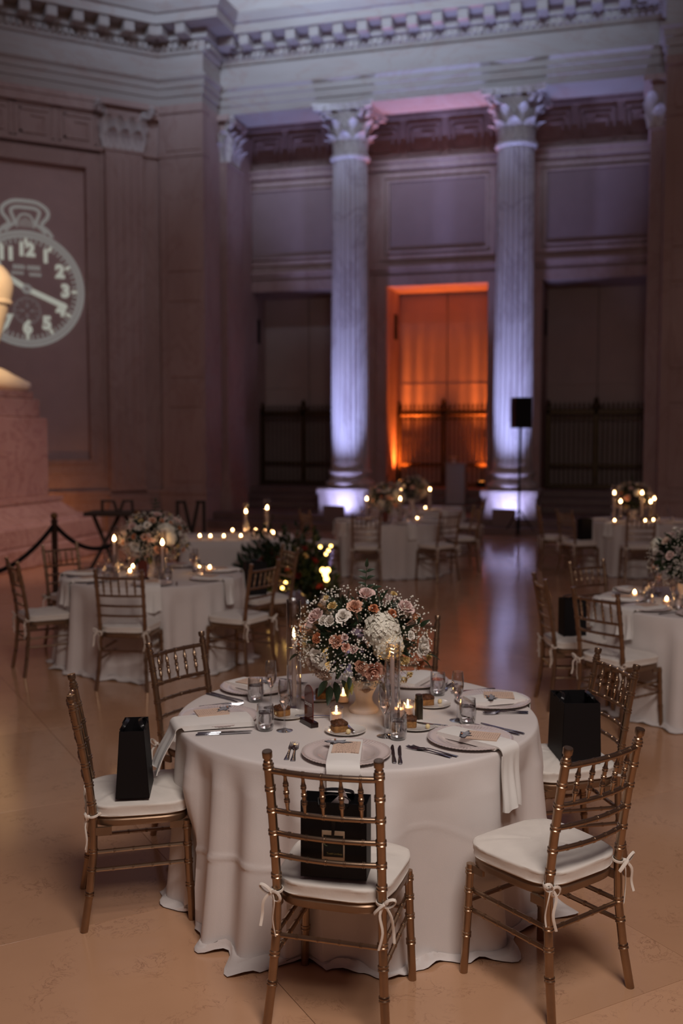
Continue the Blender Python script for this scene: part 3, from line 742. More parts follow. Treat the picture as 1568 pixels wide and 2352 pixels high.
def ribbon(pts, w):
    g = G(); vs = []; n = len(pts)
    for i in range(n):
        a = Vector(pts[max(0, i - 1)]); b = Vector(pts[min(n - 1, i + 1)]); d = (b - a).normalized(); nn = Vector((-d.y, d.x)) * w
        p = Vector(pts[i]); vs += [(CX + p.x + nn.x, CY, CZ + p.y + nn.y), (CX + p.x - nn.x, CY, CZ + p.y - nn.y)]
    return g.add(vs, [(2 * i, 2 * i + 1, 2 * i + 3, 2 * i + 2) for i in range(n - 1)])
def smoothpts(pts, k=6):
    out = []; n = len(pts)
    for i in range(n - 1):
        p0, p1, p2, p3 = (Vector(pts[max(0, i - 1)]), Vector(pts[i]), Vector(pts[i + 1]), Vector(pts[min(n - 1, i + 2)]))
        for j in range(k):
            t = j / k
            out.append(tuple(0.5 * ((2 * p1) + (p2 - p0) * t + (2 * p0 - 5 * p1 + 4 * p2 - p3) * t * t + (3 * p1 - p0 - 3 * p2 + p3) * t ** 3)))
    return out + [tuple(pts[-1])]
half = [(0.0, 1.80), (0.25, 1.78), (0.44, 1.66), (0.46, 1.52), (0.33, 1.34), (0.46, 1.22), (0.55, 1.10)]
ribbon(smoothpts([(-x, z) for x, z in reversed(half)] + half[1:]), 0.036).build('bow', PROJD, clk)
half2 = [(0.0, 1.67), (0.20, 1.66), (0.29, 1.58), (0.22, 1.36), (0.32, 1.26), (0.42, 1.16)]
ribbon(smoothpts([(-x, z) for x, z in reversed(half2)] + half2[1:]), 0.033).build('bow_inner', PROJD, clk)
g = ribbon(smoothpts([(-0.17, 1.26), (-0.17, 1.38), (-0.10, 1.50), (0.0, 1.53), (0.10, 1.50), (0.17, 1.38), (0.17, 1.26)]), 0.022)
for i in range(9):
    xx = -0.12 + 0.03 * i; g.add([(CX + xx, CY, CZ + 1.27), (CX + xx + 0.012, CY, CZ + 1.27), (CX + xx + 0.012, CY, CZ + 1.47 - abs(xx) * 0.6), (CX + xx, CY, CZ + 1.47 - abs(xx) * 0.6)], [(0, 1, 2, 3)])
g.build('crown', PROJD, clk)

# ------------------------------------------------------------------ statue on its stepped pedestal
ped = thing('statue_pedestal', 'stepped reddish marble pedestal under the lit statue', 'pedestal', (-11.6, 13.6, 0))
def tier(name, hw, hd, z0, z1, b=0.02): G().bbox(-hw, hw, -hd, hd, z0, z1, b).build(name, PEDM, ped, smooth=False)
tier('lower_step', 2.82, 2.30, 0.0, 0.31)
tier('upper_step', 2.66, 2.12, 0.31, 0.60)
pf = [(2.55, 0.60), (2.52, 0.66), (2.35, 0.72), (2.22, 0.84), (2.17, 0.90), (2.20, 0.92), (2.20, 0.98), (2.0, 1.0)]
g = G(); n = len(pf)
for (hw, z) in pf:
    g.v += [(-hw, -(hw - 0.55), z), (hw, -(hw - 0.55), z), (hw, hw - 0.55, z), (-hw, hw - 0.55, z)]
for j in range(n - 1):
    for i in range(4): k = (i + 1) % 4; g.f.append((j * 4 + i, j * 4 + k, (j + 1) * 4 + k, (j + 1) * 4 + i))
g.f.append(tuple(range((n - 1) * 4, n * 4)))
g.build('moulding', PEDM, ped, smooth=False)
tier('die', 1.96, 1.60, 0.99, 2.30)
tier('cap_slab', 1.87, 1.52, 2.30, 2.61)
tier('top_plate', 1.83, 1.40, 2.61, 2.74)

stt = thing('seated_statue', 'warmly lit pale marble statue with a stockinged leg and shoe on the pedestal', 'statue', (-11.17, 13.85, 2.75))
sg = G()
def limb(pts, rad, sq=None): sg.tube(smoothpts(pts, 5), [rad[min(len(rad) - 1, i // 5)] * (1 - (i % 5) / 5) + rad[min(len(rad) - 1, i // 5 + 1)] * ((i % 5) / 5) for i in range((len(pts) - 1) * 5 + 1)], 14, sq=sq)
for sy_ in (0.92, -0.55):       # legs: knee, calf, ankle, shoe
    limb([(0.72, sy_, 1.98), (0.82, sy_, 1.75), (0.78, sy_, 1.45), (0.64, sy_, 1.05), (0.60, sy_, 0.6), (0.68, sy_, 0.25), (0.70, sy_, 0.1)], [0.26, 0.34, 0.29, 0.30, 0.22, 0.16, 0.19])
    limb([(0.55, sy_, 0.13), (0.85, sy_, 0.20), (1.10, sy_, 0.14), (1.35, sy_, 0.085), (1.50, sy_, 0.075)], [0.14, 0.20, 0.15, 0.10, 0.06], (1.1, 1.0))
    limb([(-0.8, sy_ * 0.8, 1.75), (0.0, sy_, 1.8), (0.55, sy_, 1.82), (0.8, sy_, 1.74)], [0.45, 0.42, 0.36, 0.30])
limb([(-0.8, 0.15, 1.3), (-0.8, 0.15, 2.0), (-0.75, 0.15, 2.9), (-0.65, 0.15, 3.5), (-0.6, 0.15, 3.75)], [0.75, 0.80, 0.70, 0.62, 0.30], (1.15, 0.9))
limb([(-0.55, 0.15, 3.7), (-0.5, 0.15, 4.0), (-0.48, 0.15, 4.35), (-0.5, 0.15, 4.6)], [0.22, 0.30, 0.34, 0.15])
for s_ in (-1, 1):
    limb([(-0.65, 0.15 + s_ * 0.62, 3.35), (-0.55, 0.15 + s_ * 0.88, 2.7), (0.0, 0.15 + s_ * 0.85, 2.3), (0.35, 0.15 + s_ * 0.75, 2.25)], [0.26, 0.24, 0.18, 0.13])
sg.box(-1.35, 0.0, -0.95, 1.25, 0.0, 1.45)
so = sg.build('figure', STATM, stt)
rm = so.modifiers.new('one_surface', 'REMESH'); rm.mode = 'VOXEL'; rm.voxel_size = 0.045; rm.use_smooth_shade = True
sm = so.modifiers.new('soften', 'SMOOTH'); sm.factor = 0.6; sm.iterations = 6
G().lathe([(0.318, 0), (0.33, 0.02), (0.33, 0.05), (0.315, 0.07)], 28, 0.79, 0.92, 1.43, cap0=False, cap1=False).build('breeches_cuff', STATM, stt)
spot('statue_spotlight', (-3.5, 8.0, 9.5), (-10.9, 14.3, 3.9), (1.0, 0.62, 0.30), 5600, 17, 0.8, 0.12)
spot('pedestal_fill_spot', (-2.0, 7.0, 9.5), (-9.2, 14.0, 0.6), (1.0, 0.60, 0.50), 2300, 26, 1.0, 0.2)  # extra fill spot added to brighten the pedestal under the statue's own beam
# warm lamp washing the foot of the wall behind the pedestal
spot('wall_wash', (-11.5, 17.6, 0.25), (-11.8, 18.7, 0.35), (1.0, 0.36, 0.08), 26, 100, 1.0)
# ------------------------------------------------------------------ gold bamboo-style banquet chair
def bamboo(path, rings, r, rr=0.0035, seg=12, end=None, thin=False):
    """tube along a polyline with paired ring beads at the given heights fractions (0..1 of the length)"""
    P = [Vector(p) for p in path]; L = [0]
    for a, b in zip(P[:-1], P[1:]): L.append(L[-1] + (b - a).length)
    T = L[-1]
    def at(s):
        s = min(max(s, 0), T)
        for i in range(len(P) - 1):
            if s <= L[i + 1] or i == len(P) - 2: return P[i] + (P[i + 1] - P[i]) * ((s - L[i]) / (L[i + 1] - L[i]))
    sam = [(l, r) for l in L]
    d = 0.45 if thin else 1.0
    for f in rings:
        s = f * T
        for o, k in ((-0.0105, 0), (-0.0085, 1), (-0.0040, 1), (-0.0015, 0.15), (0.0015, 0.15), (0.0040, 1), (0.0085, 1), (0.0105, 0)):
            sam.append((s + o * d, r + rr * k))
    if end:
        sam += [(T + a, q) for a, q in end]
    sam.sort(key=lambda q: q[0])
    out = []; dirn = (P[-1] - P[-2]).normalized()
    for s, q in sam:
        if s < 0: continue
        out.append((P[-1] + dirn * (s - T) if s > T else at(s), q))
    return G().tube([p for p, _ in out], [q for _, q in out], seg)

def back_pt(s, z):       # centre line of the back post on side s at height z
    pts = [(0.0, 0.205, -0.235), (0.15, 0.192, -0.210), (0.30, 0.183, -0.193), (0.45, 0.180, -0.190), (0.60, 0.181, -0.208), (0.75, 0.183, -0.233), (0.895, 0.185, -0.262), (0.96, 0.186, -0.276)]
    for (z0, x0, y0), (z1, x1, y1) in zip(pts[:-1], pts[1:]):
        if z <= z1:
            t = (z - z0) / (z1 - z0); return (s * (x0 + (x1 - x0) * t), y0 + (y1 - y0) * t, z)
    return (s * 0.186, -0.276, z)
def make_chair():
    c = thing('banquet_chair', 'x', 'chair')
    H0 = 0.895
    for s in (-1, 1):
        path = [back_pt(s, z) for z in (0, 0.075, 0.15, 0.225, 0.30, 0.375, 0.45, 0.52, 0.60, 0.68, 0.75, 0.82, H0)]
        rings = [z / H0 for z in (0.145, 0.240, 0.310, 0.500, 0.575, 0.652, 0.730, 0.805, 0.880)]
        bamboo(path, rings, 0.0155, 0.0034, 12, [(0.004, 0.0155), (0.008, 0.012), (0.014, 0.012), (0.017, 0.0165), (0.036, 0.0172), (0.039, 0.0160), (0.0391, 0.0)]).build('back_post', GOLD, c)
        fx, fy = s * 0.205, 0.195
        path = [(fx, fy, 0), (s * 0.198, 0.185, 0.2), (s * 0.192, 0.178, 0.405)]
        bamboo(path, [z / 0.406 for z in (0.145, 0.240, 0.310, 0.380)], 0.0150, 0.0034, 12).build('front_leg', GOLD, c)
        for z in (0.235, 0.305):     # side stretchers
            b = back_pt(s, z); f = (s * (0.205 - 0.03 * z / 0.4), 0.195 - 0.017 * z / 0.4, z)
            bamboo([b, f], [0.22, 0.42, 0.62, 0.80], 0.0085, 0.0018, 8, thin=True).build('stretcher', GOLD, c)
    bamboo([back_pt(-1, 0.30), back_pt(1, 0.30)], [0.2, 0.4, 0.6, 0.8], 0.0085, 0.0018, 8, thin=True).build('stretcher', GOLD, c)
    bamboo([(-0.196, 0.182, 0.27), (0.196, 0.182, 0.27)], [0.2, 0.4, 0.6, 0.8], 0.0085, 0.0018, 8, thin=True).build('stretcher', GOLD, c)
    def rail(z, r, bow):
        a = Vector(back_pt(-1, z)); b = Vector(back_pt(1, z)); pts = []
        for i in range(11):
            t = i / 10; p = a.lerp(b, t); p.y -= bow * (1 - (2 * t - 1) ** 2); pts.append(p)
        return bamboo(pts, [0.16, 0.33, 0.5, 0.67, 0.84], r, 0.0016, 10, thin=True)
    BOW = 0.022
    rail(0.868, 0.0105, BOW).build('top_rail', GOLD, c)
    for z in (0.730, 0.652, 0.575): rail(z, 0.0092, BOW).build('back_rail', GOLD, c)
    def railpt(z, t):
        a = Vector(back_pt(-1, z)); b = Vector(back_pt(1, z)); p = a.lerp(b, t); p.y -= BOW * (1 - (2 * t - 1) ** 2); return p
    for k in range(5):
        t = 0.16 + 0.17 * k; a = railpt(0.730, t); b = railpt(0.868, t)
        pts = []; rad = []
        prof = [(0.03, 0.0050), (0.14, 0.0060), (0.24, 0.0076), (0.27, 0.0100), (0.29, 0.0100), (0.305, 0.0082), (0.32, 0.0100), (0.34, 0.0100), (0.36, 0.0076),
                (0.46, 0.0076), (0.475, 0.0100), (0.495, 0.0100), (0.51, 0.0082), (0.525, 0.0100), (0.545, 0.0100), (0.56, 0.0076),
                (0.655, 0.0076), (0.67, 0.0100), (0.69, 0.0100), (0.705, 0.0082), (0.72, 0.0100), (0.74, 0.0100), (0.77, 0.0076), (0.87, 0.0058), (0.97, 0.0048)]
        for f, q in prof: pts.append(a.lerp(b, f)); rad.append(q)
        G().tube(pts, rad, 9).build('spindle', GOLD, c)
    # seat frame: rounded trapezoid ring with corner brackets
    def outline(k, n=48, grow=0.0):
        out = []
        for i in range(n):
            a = 2 * pi * i / n; e = 2 / 4.2
            x = abs(cos(a)) ** e * (1 if cos(a) > 0 else -1); y = abs(sin(a)) ** e * (1 if sin(a) > 0 else -1)
            w = 0.198 + 0.012 * y + grow; out.append((x * w * k, (y * (0.197 + grow)) * k - 0.002))
        return out
    n = 48; g = G()
    prof = [(0.93, 0.402), (1.0, 0.404), (1.015, 0.412), (1.015, 0.428), (0.98, 0.436)]
    for k, z in prof: g.v += [(x, y, z) for x, y in outline(k)]
    for j in range(len(prof) - 1):
        for i in range(n): q = (i + 1) % n; g.f.append((j * n + i, j * n + q, (j + 1) * n + q, (j + 1) * n + i))
    g.f += [tuple(reversed(range(n))), tuple(range((len(prof) - 1) * n, len(prof) * n))]
    for s in (-1, 1):
        g.box(s * 0.188 - 0.006, s * 0.188 + 0.006, -0.20, -0.12, 0.375, 0.405)
        g.box(s * 0.192 - 0.006, s * 0.192 + 0.006, 0.11, 0.18, 0.378, 0.405)
    g.build('seat_frame', CAPGOLD, c)
    # cushion with piped edges
    g = G(); cr = random.Random(3)
    prof = [(0.96, 0.437, 0), (1.02, 0.441, 0), (1.045, 0.446, 0), (1.035, 0.450, 0), (1.045, 0.462, 0), (1.045, 0.476, 0), (1.055, 0.481, 0), (1.045, 0.487, 0), (1.0, 0.489, 0), (0.9, 0.494, 1), (0.7, 0.501, 1), (0.45, 0.505, 1), (0.2, 0.506, 0.5)]
    for k, z, wv in prof:
        for i, (x, y) in enumerate(outline(k)):
            a = 2 * pi * i / n
            dz = 0.0018 * sin(7 * a + 1) * wv + 0.0012 * sin(13 * a) * wv
            if y < -0.1: dz -= 0.004 * wv * max(0, -y - 0.1) / 0.1
            kk = 1 + 0.006 * sin(9 * a + z * 300)
            g.v.append((x * kk, y * kk, z + dz))
    m = len(prof)
    for j in range(m - 1):
        for i in range(n): q = (i + 1) % n; g.f.append((j * n + i, j * n + q, (j + 1) * n + q, (j + 1) * n + i))
    g.f += [tuple(reversed(range(n))), tuple(range((m - 1) * n, m * n))]
    cu = g.build('cushion', CUSH, c, ang=60)
    cu['label'] = 'off-white cotton seat cushion with corner ties'
    for s in (-1, 1):        # ribbon tie: loop round the post, bow and tails
        p = Vector(back_pt(s, 0.452)); g = G()
        band = [(p.x + 0.0195 * cos(a), p.y + 0.0195 * sin(a), p.z + 0.004 * sin(a)) for a in [2 * pi * i / 16 for i in range(16)]]
        g.tube(band, 0.0042, 6, closed=True, sq=(0.6, 1.3))
        g.tube([(p.x, p.y + 0.018, p.z), (p.x * 0.98, p.y + 0.03, p.z + 0.006), (p.x * 0.95, p.y + 0.05, p.z + 0.008)], 0.0045, 6, sq=(0.6, 1.3))
        k = Vector((p.x + s * 0.012, p.y - 0.020, p.z))
        g.ball(k, 0.008, 8, 5)
        for q, (dx, dz, lp) in enumerate(((s * 0.040, 0.018, 1), (-s * 0.030, -0.026, 1))):
            loop = []
            for i in range(13):
                a = pi * 2 * i / 12
                loop.append((k.x + dx * (1 - cos(a)) / 2 + 0.010 * sin(a) * (0 if abs(dx) > 0.035 else 1), k.y - 0.008 - 0.006 * sin(a), k.z + dz * (1 - cos(a)) / 2 + 0.014 * sin(a)))
            g.tube(loop, 0.0042, 6, sq=(0.5, 1.3))
        g.tube(smoothpts([tuple(k), (k.x + s * 0.025, k.y - 0.012, k.z - 0.03), (k.x + s * 0.032, k.y - 0.006, k.z - 0.08), (k.x + s * 0.036, k.y - 0.014, k.z - 0.115)], 4), 0.0042, 6, sq=(0.5, 1.3))
        g.tube(smoothpts([tuple(k), (k.x - s * 0.012, k.y - 0.014, k.z - 0.03), (k.x - s * 0.004, k.y - 0.008, k.z - 0.09), (k.x - s * 0.016, k.y - 0.012, k.z - 0.145)], 4), 0.0042, 6, sq=(0.5, 1.3))
        g.build('tie', TIEM, cu)
    return c
CHAIR0 = make_chair(); CHAIR_USED = [False]
def chair(u, v, facing, label, group, skip=()):
    x, y = W(u, v); rz = radians(facing) + YAW - pi / 2; CHAIR0.scale = (1, 1, 1.027)
    if not CHAIR_USED[0]:
        CHAIR_USED[0] = True
        CHAIR0.location = (x, y, 0); CHAIR0.rotation_euler = (0, 0, rz); CHAIR0['label'] = label; CHAIR0['group'] = group; return CHAIR0
    return dup(CHAIR0, (x, y, 0), rz, label, group, skip)

# ------------------------------------------------------------------ tables and cloths
def round_table(u, v, label, R=0.785):
    x, y = W(u, v)
    t = thing('round_table', label, 'table', (x, y, 0), YAW, 'round banquet tables')
    me = bpy.data.meshes.get('table_top_board')
    if not me:
        me = G().lathe([(R - 0.02, 0.724), (R - 0.012, 0.722), (R - 0.010, 0.735), (R - 0.012, 0.745), (R - 0.02, 0.746)], 64).mesh('table_top_board', DARKWOOD)
        G_leg = G().lathe([(0.018, 0.0), (0.022, 0.02), (0.018, 0.04), (0.02, 0.722)], 10).mesh('table_leg_tube', STEEL)
    lg = bpy.data.meshes['table_leg_tube']
    obj('table_top', me, t)
    for k in range(4): obj('leg', lg, t, (0.48 * cos(k * pi / 2 + 0.7), 0.48 * sin(k * pi / 2 + 0.7), 0))
    return t
def cloth_geo(R, ztop, seed, na=260, nd=56, amp=1.0, hem=1.0, crease=True, legs=()):
    r_ = random.Random(seed)
    comp = [(k, r_.uniform(0.3, 1.0) / (1 + abs(k - 17) * 0.07), r_.uniform(0, 2 * pi)) for k in (4, 7, 9, 11, 13, 16, 18, 21, 23, 26, 29)]
    nrm = sum(a for _, a, _ in comp) ** 0.5 * 1.0
    def fold(a):
        f = sum(A * sin(k * a + p) for k, A, p in comp) / nrm
        return math.tanh(1.5 * f) - 0.2 * cos(2 * f)
    hc = [(k, r_.uniform(0.4, 1), r_.uniform(0, 2 * pi)) for k in (4, 7, 11, 17, 26, 37)]
    def hemf(a): return sum(A * sin(k * a + p) / (1 + k * 0.05) for k, A, p in hc) / 2.2
    g = G(); rings = []
    for q in (0.0, 0.25, 0.5, 0.75, 0.9, 0.96): rings.append(('top', q))
    for q in range(5): rings.append(('edge', q / 4))
    for q in range(1, nd + 1): rings.append(('drop', q / nd))
    for q in range(1, 7): rings.append(('hem', q / 6))
    zc0 = 0.40
    for kind, q in rings:
        for i in range(na):
            a = 2 * pi * i / na; F = fold(a); Hf = hemf(a)
            if kind == 'top': r, z = (R - 0.012) * q, ztop
            elif kind == 'edge':
                t = q * pi / 2; r, z = R - 0.012 + 0.014 * sin(t), ztop - 0.014 * (1 - cos(t))
            else:
                t = q if kind == 'drop' else 1.0
                z = (ztop - 0.014) * (1 - t) + 0.022 * t
                r = R + 0.004 + (0.010 * t + 0.030 * t ** 2) + amp * (0.004 + 0.050 * t ** 0.5) * F * min(1, t * 6) + 0.010 * t * sin(3 * a + seed)
                if crease:
                    zc = zc0 + 0.085 * sin(3 * a + 0.5) + 0.045 * sin(7 * a + 2.0); r += 0.0075 * math.exp(-((z - zc) / 0.007) ** 2) * (0.35 + 0.65 * max(0, sin(2 * a + 1.0)))
                    r += 0.004 * math.exp(-((((a * 4.0) % (2 * pi)) - 3.0 - 2.4 * (z - 0.35)) / 0.05) ** 2) * t
                if kind == 'hem':
                    wv = 0.05 + 0.055 * hem * max(-0.5, Hf)
                    r += wv * q; z = 0.022 * (1 - q) + 0.006 + 0.016 * max(0, sin(23 * a + 5 * q) * sin(9 * a + 2)) * (1 - abs(2 * q - 1)) * 2 + 0.012 * max(0, sin(31 * a)) * q
            if kind in ('drop', 'hem') and legs:       # the cloth gives way to the chair legs that stand against it
                w = min(1.0, max(0.0, ((q if kind == 'drop' else 1.0) - 0.25) / 0.3))
                for la, lr in legs:
                    da = (a - la + pi) % (2 * pi) - pi
                    lim = lr - 0.030 + (da * lr / 0.085) ** 2 * 0.06
                    if r > lim: r += (lim - r) * w
            if kind == 'top' and q == 0: r = 0.0005
            g.v.append((r * cos(a), r * sin(a), z))
    n = len(rings)
    for j in range(n - 1):
        for i in range(na): k = (i + 1) % na; g.f.append((j * na + i, j * na + k, (j + 1) * na + k, (j + 1) * na + i))
    g.f.append(tuple(reversed(range(na))))
    return g
ZT = 0.752                           # top of the cloth
FARCLOTH = None
def tablecloth(u, v, label, seed, near=False, rz=0.0, legs=()):
    x, y = W(u, v)
    g = cloth_geo(0.79, ZT, seed, 260 if near else 150, 60 if near else 18, 1.0 if near else 1.15, 1.3 if near else 0.6, near, [(radians(la) - rz, lr) for la, lr in legs])
    o = g.build('tablecloth', LINEN, None, ang=80, loc=(x, y, 0), rot=YAW + rz)
    return tag(o, label, 'tablecloth', 'white tablecloths')

# ------------------------------------------------------------------ tableware prototypes
def glass_lathe(outer, inner, seg=28): return G().lathe(outer + list(reversed(inner)), seg, cap0=False, cap1=False)
def make_tumbler():
    t = thing('water_tumbler', 'x', 'glass')
    out = [(0.0, 0.0), (0.024, 0.0), (0.031, 0.005), (0.036, 0.022), (0.0375, 0.045), (0.0365, 0.075), (0.0345, 0.105), (0.0342, 0.110)]
    inn = [(0.0, 0.010), (0.022, 0.011), (0.030, 0.018), (0.0345, 0.032), (0.0358, 0.048), (0.0349, 0.076), (0.0333, 0.104), (0.0334, 0.110)]
    glass_lathe(out, inn).build('bowl', GLASS, t)
    G().lathe([(0.0, 0.0105), (0.0215, 0.0115), (0.0295, 0.0185), (0.034, 0.0325), (0.0353, 0.048), (0.0346, 0.073), (0.0338, 0.0765), (0.0, 0.0765)], 28).build('water_fill', WATER, t)
    return t
def make_flute():
    t = thing('champagne_flute', 'x', 'glass')
    out = [(0.0, 0.0), (0.034, 0.0), (0.0345, 0.0015), (0.020, 0.0045), (0.006, 0.010), (0.0036, 0.025), (0.0034, 0.075), (0.0045, 0.088), (0.013, 0.104), (0.0235, 0.128), (0.0268, 0.152), (0.0262, 0.185), (0.0232, 0.215)]
    inn = [(0.0, 0.0895), (0.004, 0.092), (0.0118, 0.105), (0.0222, 0.1285), (0.0255, 0.152), (0.0250, 0.185), (0.0222, 0.215)]
    glass_lathe(out, inn, 24).build('bowl', GLASS, t)
    G().lathe([(0.0, 0.090), (0.0038, 0.0925), (0.0114, 0.1055), (0.0218, 0.1290), (0.0249, 0.1500), (0.0, 0.1500)], 24).build('wine_fill', WINE, t)
    return t
def make_charger():
    n = 144
    def rf(r, a, z): return r * (1 + (0.006 * (1 if int(a * n / (4 * pi) * 2) % 2 else -1) if r > 0.16 else 0))
    g = G(); prof = [(0.0, 0.003), (0.085, 0.003), (0.100, 0.005), (0.108, 0.010), (0.113, 0.0115), (0.125, 0.0135), (0.140, 0.0155), (0.155, 0.0175), (0.166, 0.019), (0.170, 0.0205), (0.1725, 0.0185), (0.168, 0.014), (0.12, 0.007), (0.10, 0.001), (0.0, 0.0)]
    vs = []; seg = n
    for (r, z) in prof:
        for i in range(seg):
            a = 2 * pi * i / seg; rib = (1 if i % 2 else -1)
            zz = z + (0.0011 * rib if 0.112 < r < 0.168 and z > 0.0125 else 0); rr = r + (0.0016 * rib if r >= 0.166 else 0)
            vs.append((rr * cos(a), rr * sin(a), zz))
    fs = []
    for j in range(len(prof) - 1):
        for i in range(seg): k = (i + 1) % seg; fs.append((j * seg + i, j * seg + k, (j + 1) * seg + k, (j + 1) * seg + i))
    return g.add(vs, fs).mesh('charger_plate', CHARG, ang=25)
def fork_geo(L=0.195):
    g = G()
    def sec(y, w, z, t=0.0018): return [(-w, y, z), (-w * 0.4, y, z + t), (w * 0.4, y, z + t), (w, y, z), (w * 0.4, y, z - t * 0.6), (-w * 0.4, y, z - t * 0.6)]
    S = [(0, 0.0095, 0.002), (0.012, 0.0100, 0.003), (0.05, 0.0065, 0.006), (0.10, 0.0038, 0.010), (0.122, 0.0036, 0.0115), (0.135, 0.0085, 0.0100), (0.150, 0.0115, 0.0065)]
    for y, w, z in S: g.v += sec(y, w, z)
    for j in range(len(S) - 1):
        for i in range(6): k = (i + 1) % 6; g.f.append((j * 6 + i, j * 6 + k, (j + 1) * 6 + k, (j + 1) * 6 + i))
    g.f += [tuple(reversed(range(6))), tuple(range((len(S) - 1) * 6, len(S) * 6))]
    for x in (-0.0095, -0.0032, 0.0032, 0.0095):
        g.tube([(x, 0.148, 0.0070), (x, 0.170, 0.0045), (x * 0.98, 0.192, 0.0075), (x * 0.97, 0.202, 0.011)], [0.0027, 0.0025, 0.0021, 0.0010], 6, sq=(0.9, 1.0))
    return g
def knife_geo(k=1.0):
    g = G()
    g.tube([(0, 0, 0.004), (0, 0.010, 0.004), (0, 0.06, 0.004), (0, 0.095, 0.004)], [0.006, 0.0085, 0.0075, 0.0055], 8, sq=(1.0, 0.55))
    pts = [(-0.0060, 0.095), (-0.0075, 0.13), (-0.0075, 0.19), (-0.002, 0.222), (0.004, 0.226), (0.006, 0.20), (0.0060, 0.095)]
    g.prism(pts, 0.003, 0.0048)
    return g.xf(Matrix.Diagonal((k, k, k, 1)))
TUMB = make_tumbler(); FLUTE = make_flute()
CHARGER_ME = make_charger(); FORK_ME = fork_geo().mesh('fork', STEEL); KNIFE_ME = knife_geo().mesh('knife', STEEL); BKNIFE_ME = knife_geo(0.72).mesh('butter_knife', STEEL)
USED = {}
def place(proto, x, y, z, rz, label, group):
    if proto.name not in USED:
        USED[proto.name] = 1; proto.location = (x, y, z); proto.rotation_euler = (0, 0, rz); proto['label'] = label; proto['group'] = group; return proto
    return dup(proto, (x, y, z), rz, label, group)
def single(name, me, x, y, z, rz, label, cat, group, rot=None):
    o = obj(name, me, None, (x, y, z), rot if rot else (0, 0, rz)); return tag(o, label, cat, group)

def napkin_geo(r0, r1, w, drop, seed, skew=0.0, flare=0.012):
    """folded napkin: lies on the charger from r0, crosses the table edge at r1 (local +x = outward) and hangs by drop"""
    r_ = random.Random(seed); ph = r_.uniform(0, 6)
    path = []
    for i in range(8): t = i / 7; path.append((r0 + (r1 - 0.016 - r0) * t, 0.0265 + 0.002 * sin(3 * t)))
    ztab = 0.018
    for i in range(1, 6):
        a = i / 5 * pi / 2; path.append((r1 - 0.012 + 0.028 * sin(a), ztab - 0.022 + 0.030 * cos(a)))
    z0 = path[-1][1]; x0 = path[-1][0]
    for i in range(1, 12): t = i / 11; path.append((x0 + flare * t + 0.004 * sin(5 * t + ph), z0 - drop * t))
    n = len(path); g = G()
    def f(u, v):
        i = v * (n - 1); k = min(int(i), n - 2); t = i - k
        x = path[k][0] + (path[k + 1][0] - path[k][0]) * t; z = path[k][1] + (path[k + 1][1] - path[k][1]) * t
        hang = max(0, (v * (n - 1) - 12) / (n - 13))
        yy = (u - 0.5) * w * (1 + 0.10 * hang) + skew * (v - 0.3)
        x += hang * (0.010 * sin(u * 9 + ph) + 0.006 * sin(u * 19 + ph)) + (0 if hang > 0 else 0); z += (0.004 * sin(u * pi) if hang == 0 and v < 0.3 else 0)
        if hang > 0.99: z += 0.010 * sin(u * 7 + ph)
        return (x, yy, z)
    g.grid(f, 17, n * 2)
    k = len(g.v); top = g.v[:]
    g.add([(x - (0.005 if i // 17 > 24 else 0), y * 0.985, z - (0.021 if i // 17 <= 14 else 0.006 if i // 17 <= 24 else 0)) for i, (x, y, z) in enumerate(top)], [tuple(reversed(q)) for q in g.f[:]])
    nu, nv = 17, n * 2
    edge = [j * nu for j in range(nv)], [j * nu + nu - 1 for j in range(nv)]
    for e, fl in ((edge[0], 1), (edge[1], 0)):
        for a, b in zip(e[:-1], e[1:]): g.f.append((a, b, b + k, a + k) if fl else (b, a, a + k, b + k))
    for j in (0, nv - 1):
        for i in range(nu - 1): a, b = j * nu + i, j * nu + i + 1; g.f.append((a, b, b + k, a + k))
    return g

def make_card():
    c = thing('menu_card', 'x', 'menu')
    G().bbox(-0.052, 0.052, -0.068, 0.068, 0.0, 0.0012, 0.0003).build('print_face', MENU, c, smooth=False)
    G().bbox(-0.052, 0.052, -0.069, 0.067, -0.003, -0.0008, 0.0003).build('back_fold', MENU, c, smooth=False)
    return c
CARD0 = make_card()
def make_tag():
    t = thing('place_tag', 'x', 'place tag')
    P = [(-0.052, 0.010), (-0.036, 0.020), (-0.020, 0.012), (-0.008, 0.020), (0.010, 0.015), (0.030, 0.018), (0.022, 0.004), (0.036, -0.006), (0.052, -0.014), (0.026, -0.014), (0.014, -0.022), (-0.002, -0.012), (-0.018, -0.026), (-0.024, -0.008), (-0.044, -0.002)]
    G().prism([(x * 1.06, y * 1.10) for x, y in P], 0.0, 0.0012).build('outline', TAGL, t, smooth=False)
    G().prism([(x * 0.93, y * 0.86) for x, y in P], 0.0012, 0.0024).build('face', TAG, t, smooth=False)
    G().ball((-0.012, 0.012, 0.006), 0.0042, 10, 6).build('bead', COPPER, t)
    return t
TAG0 = make_tag()

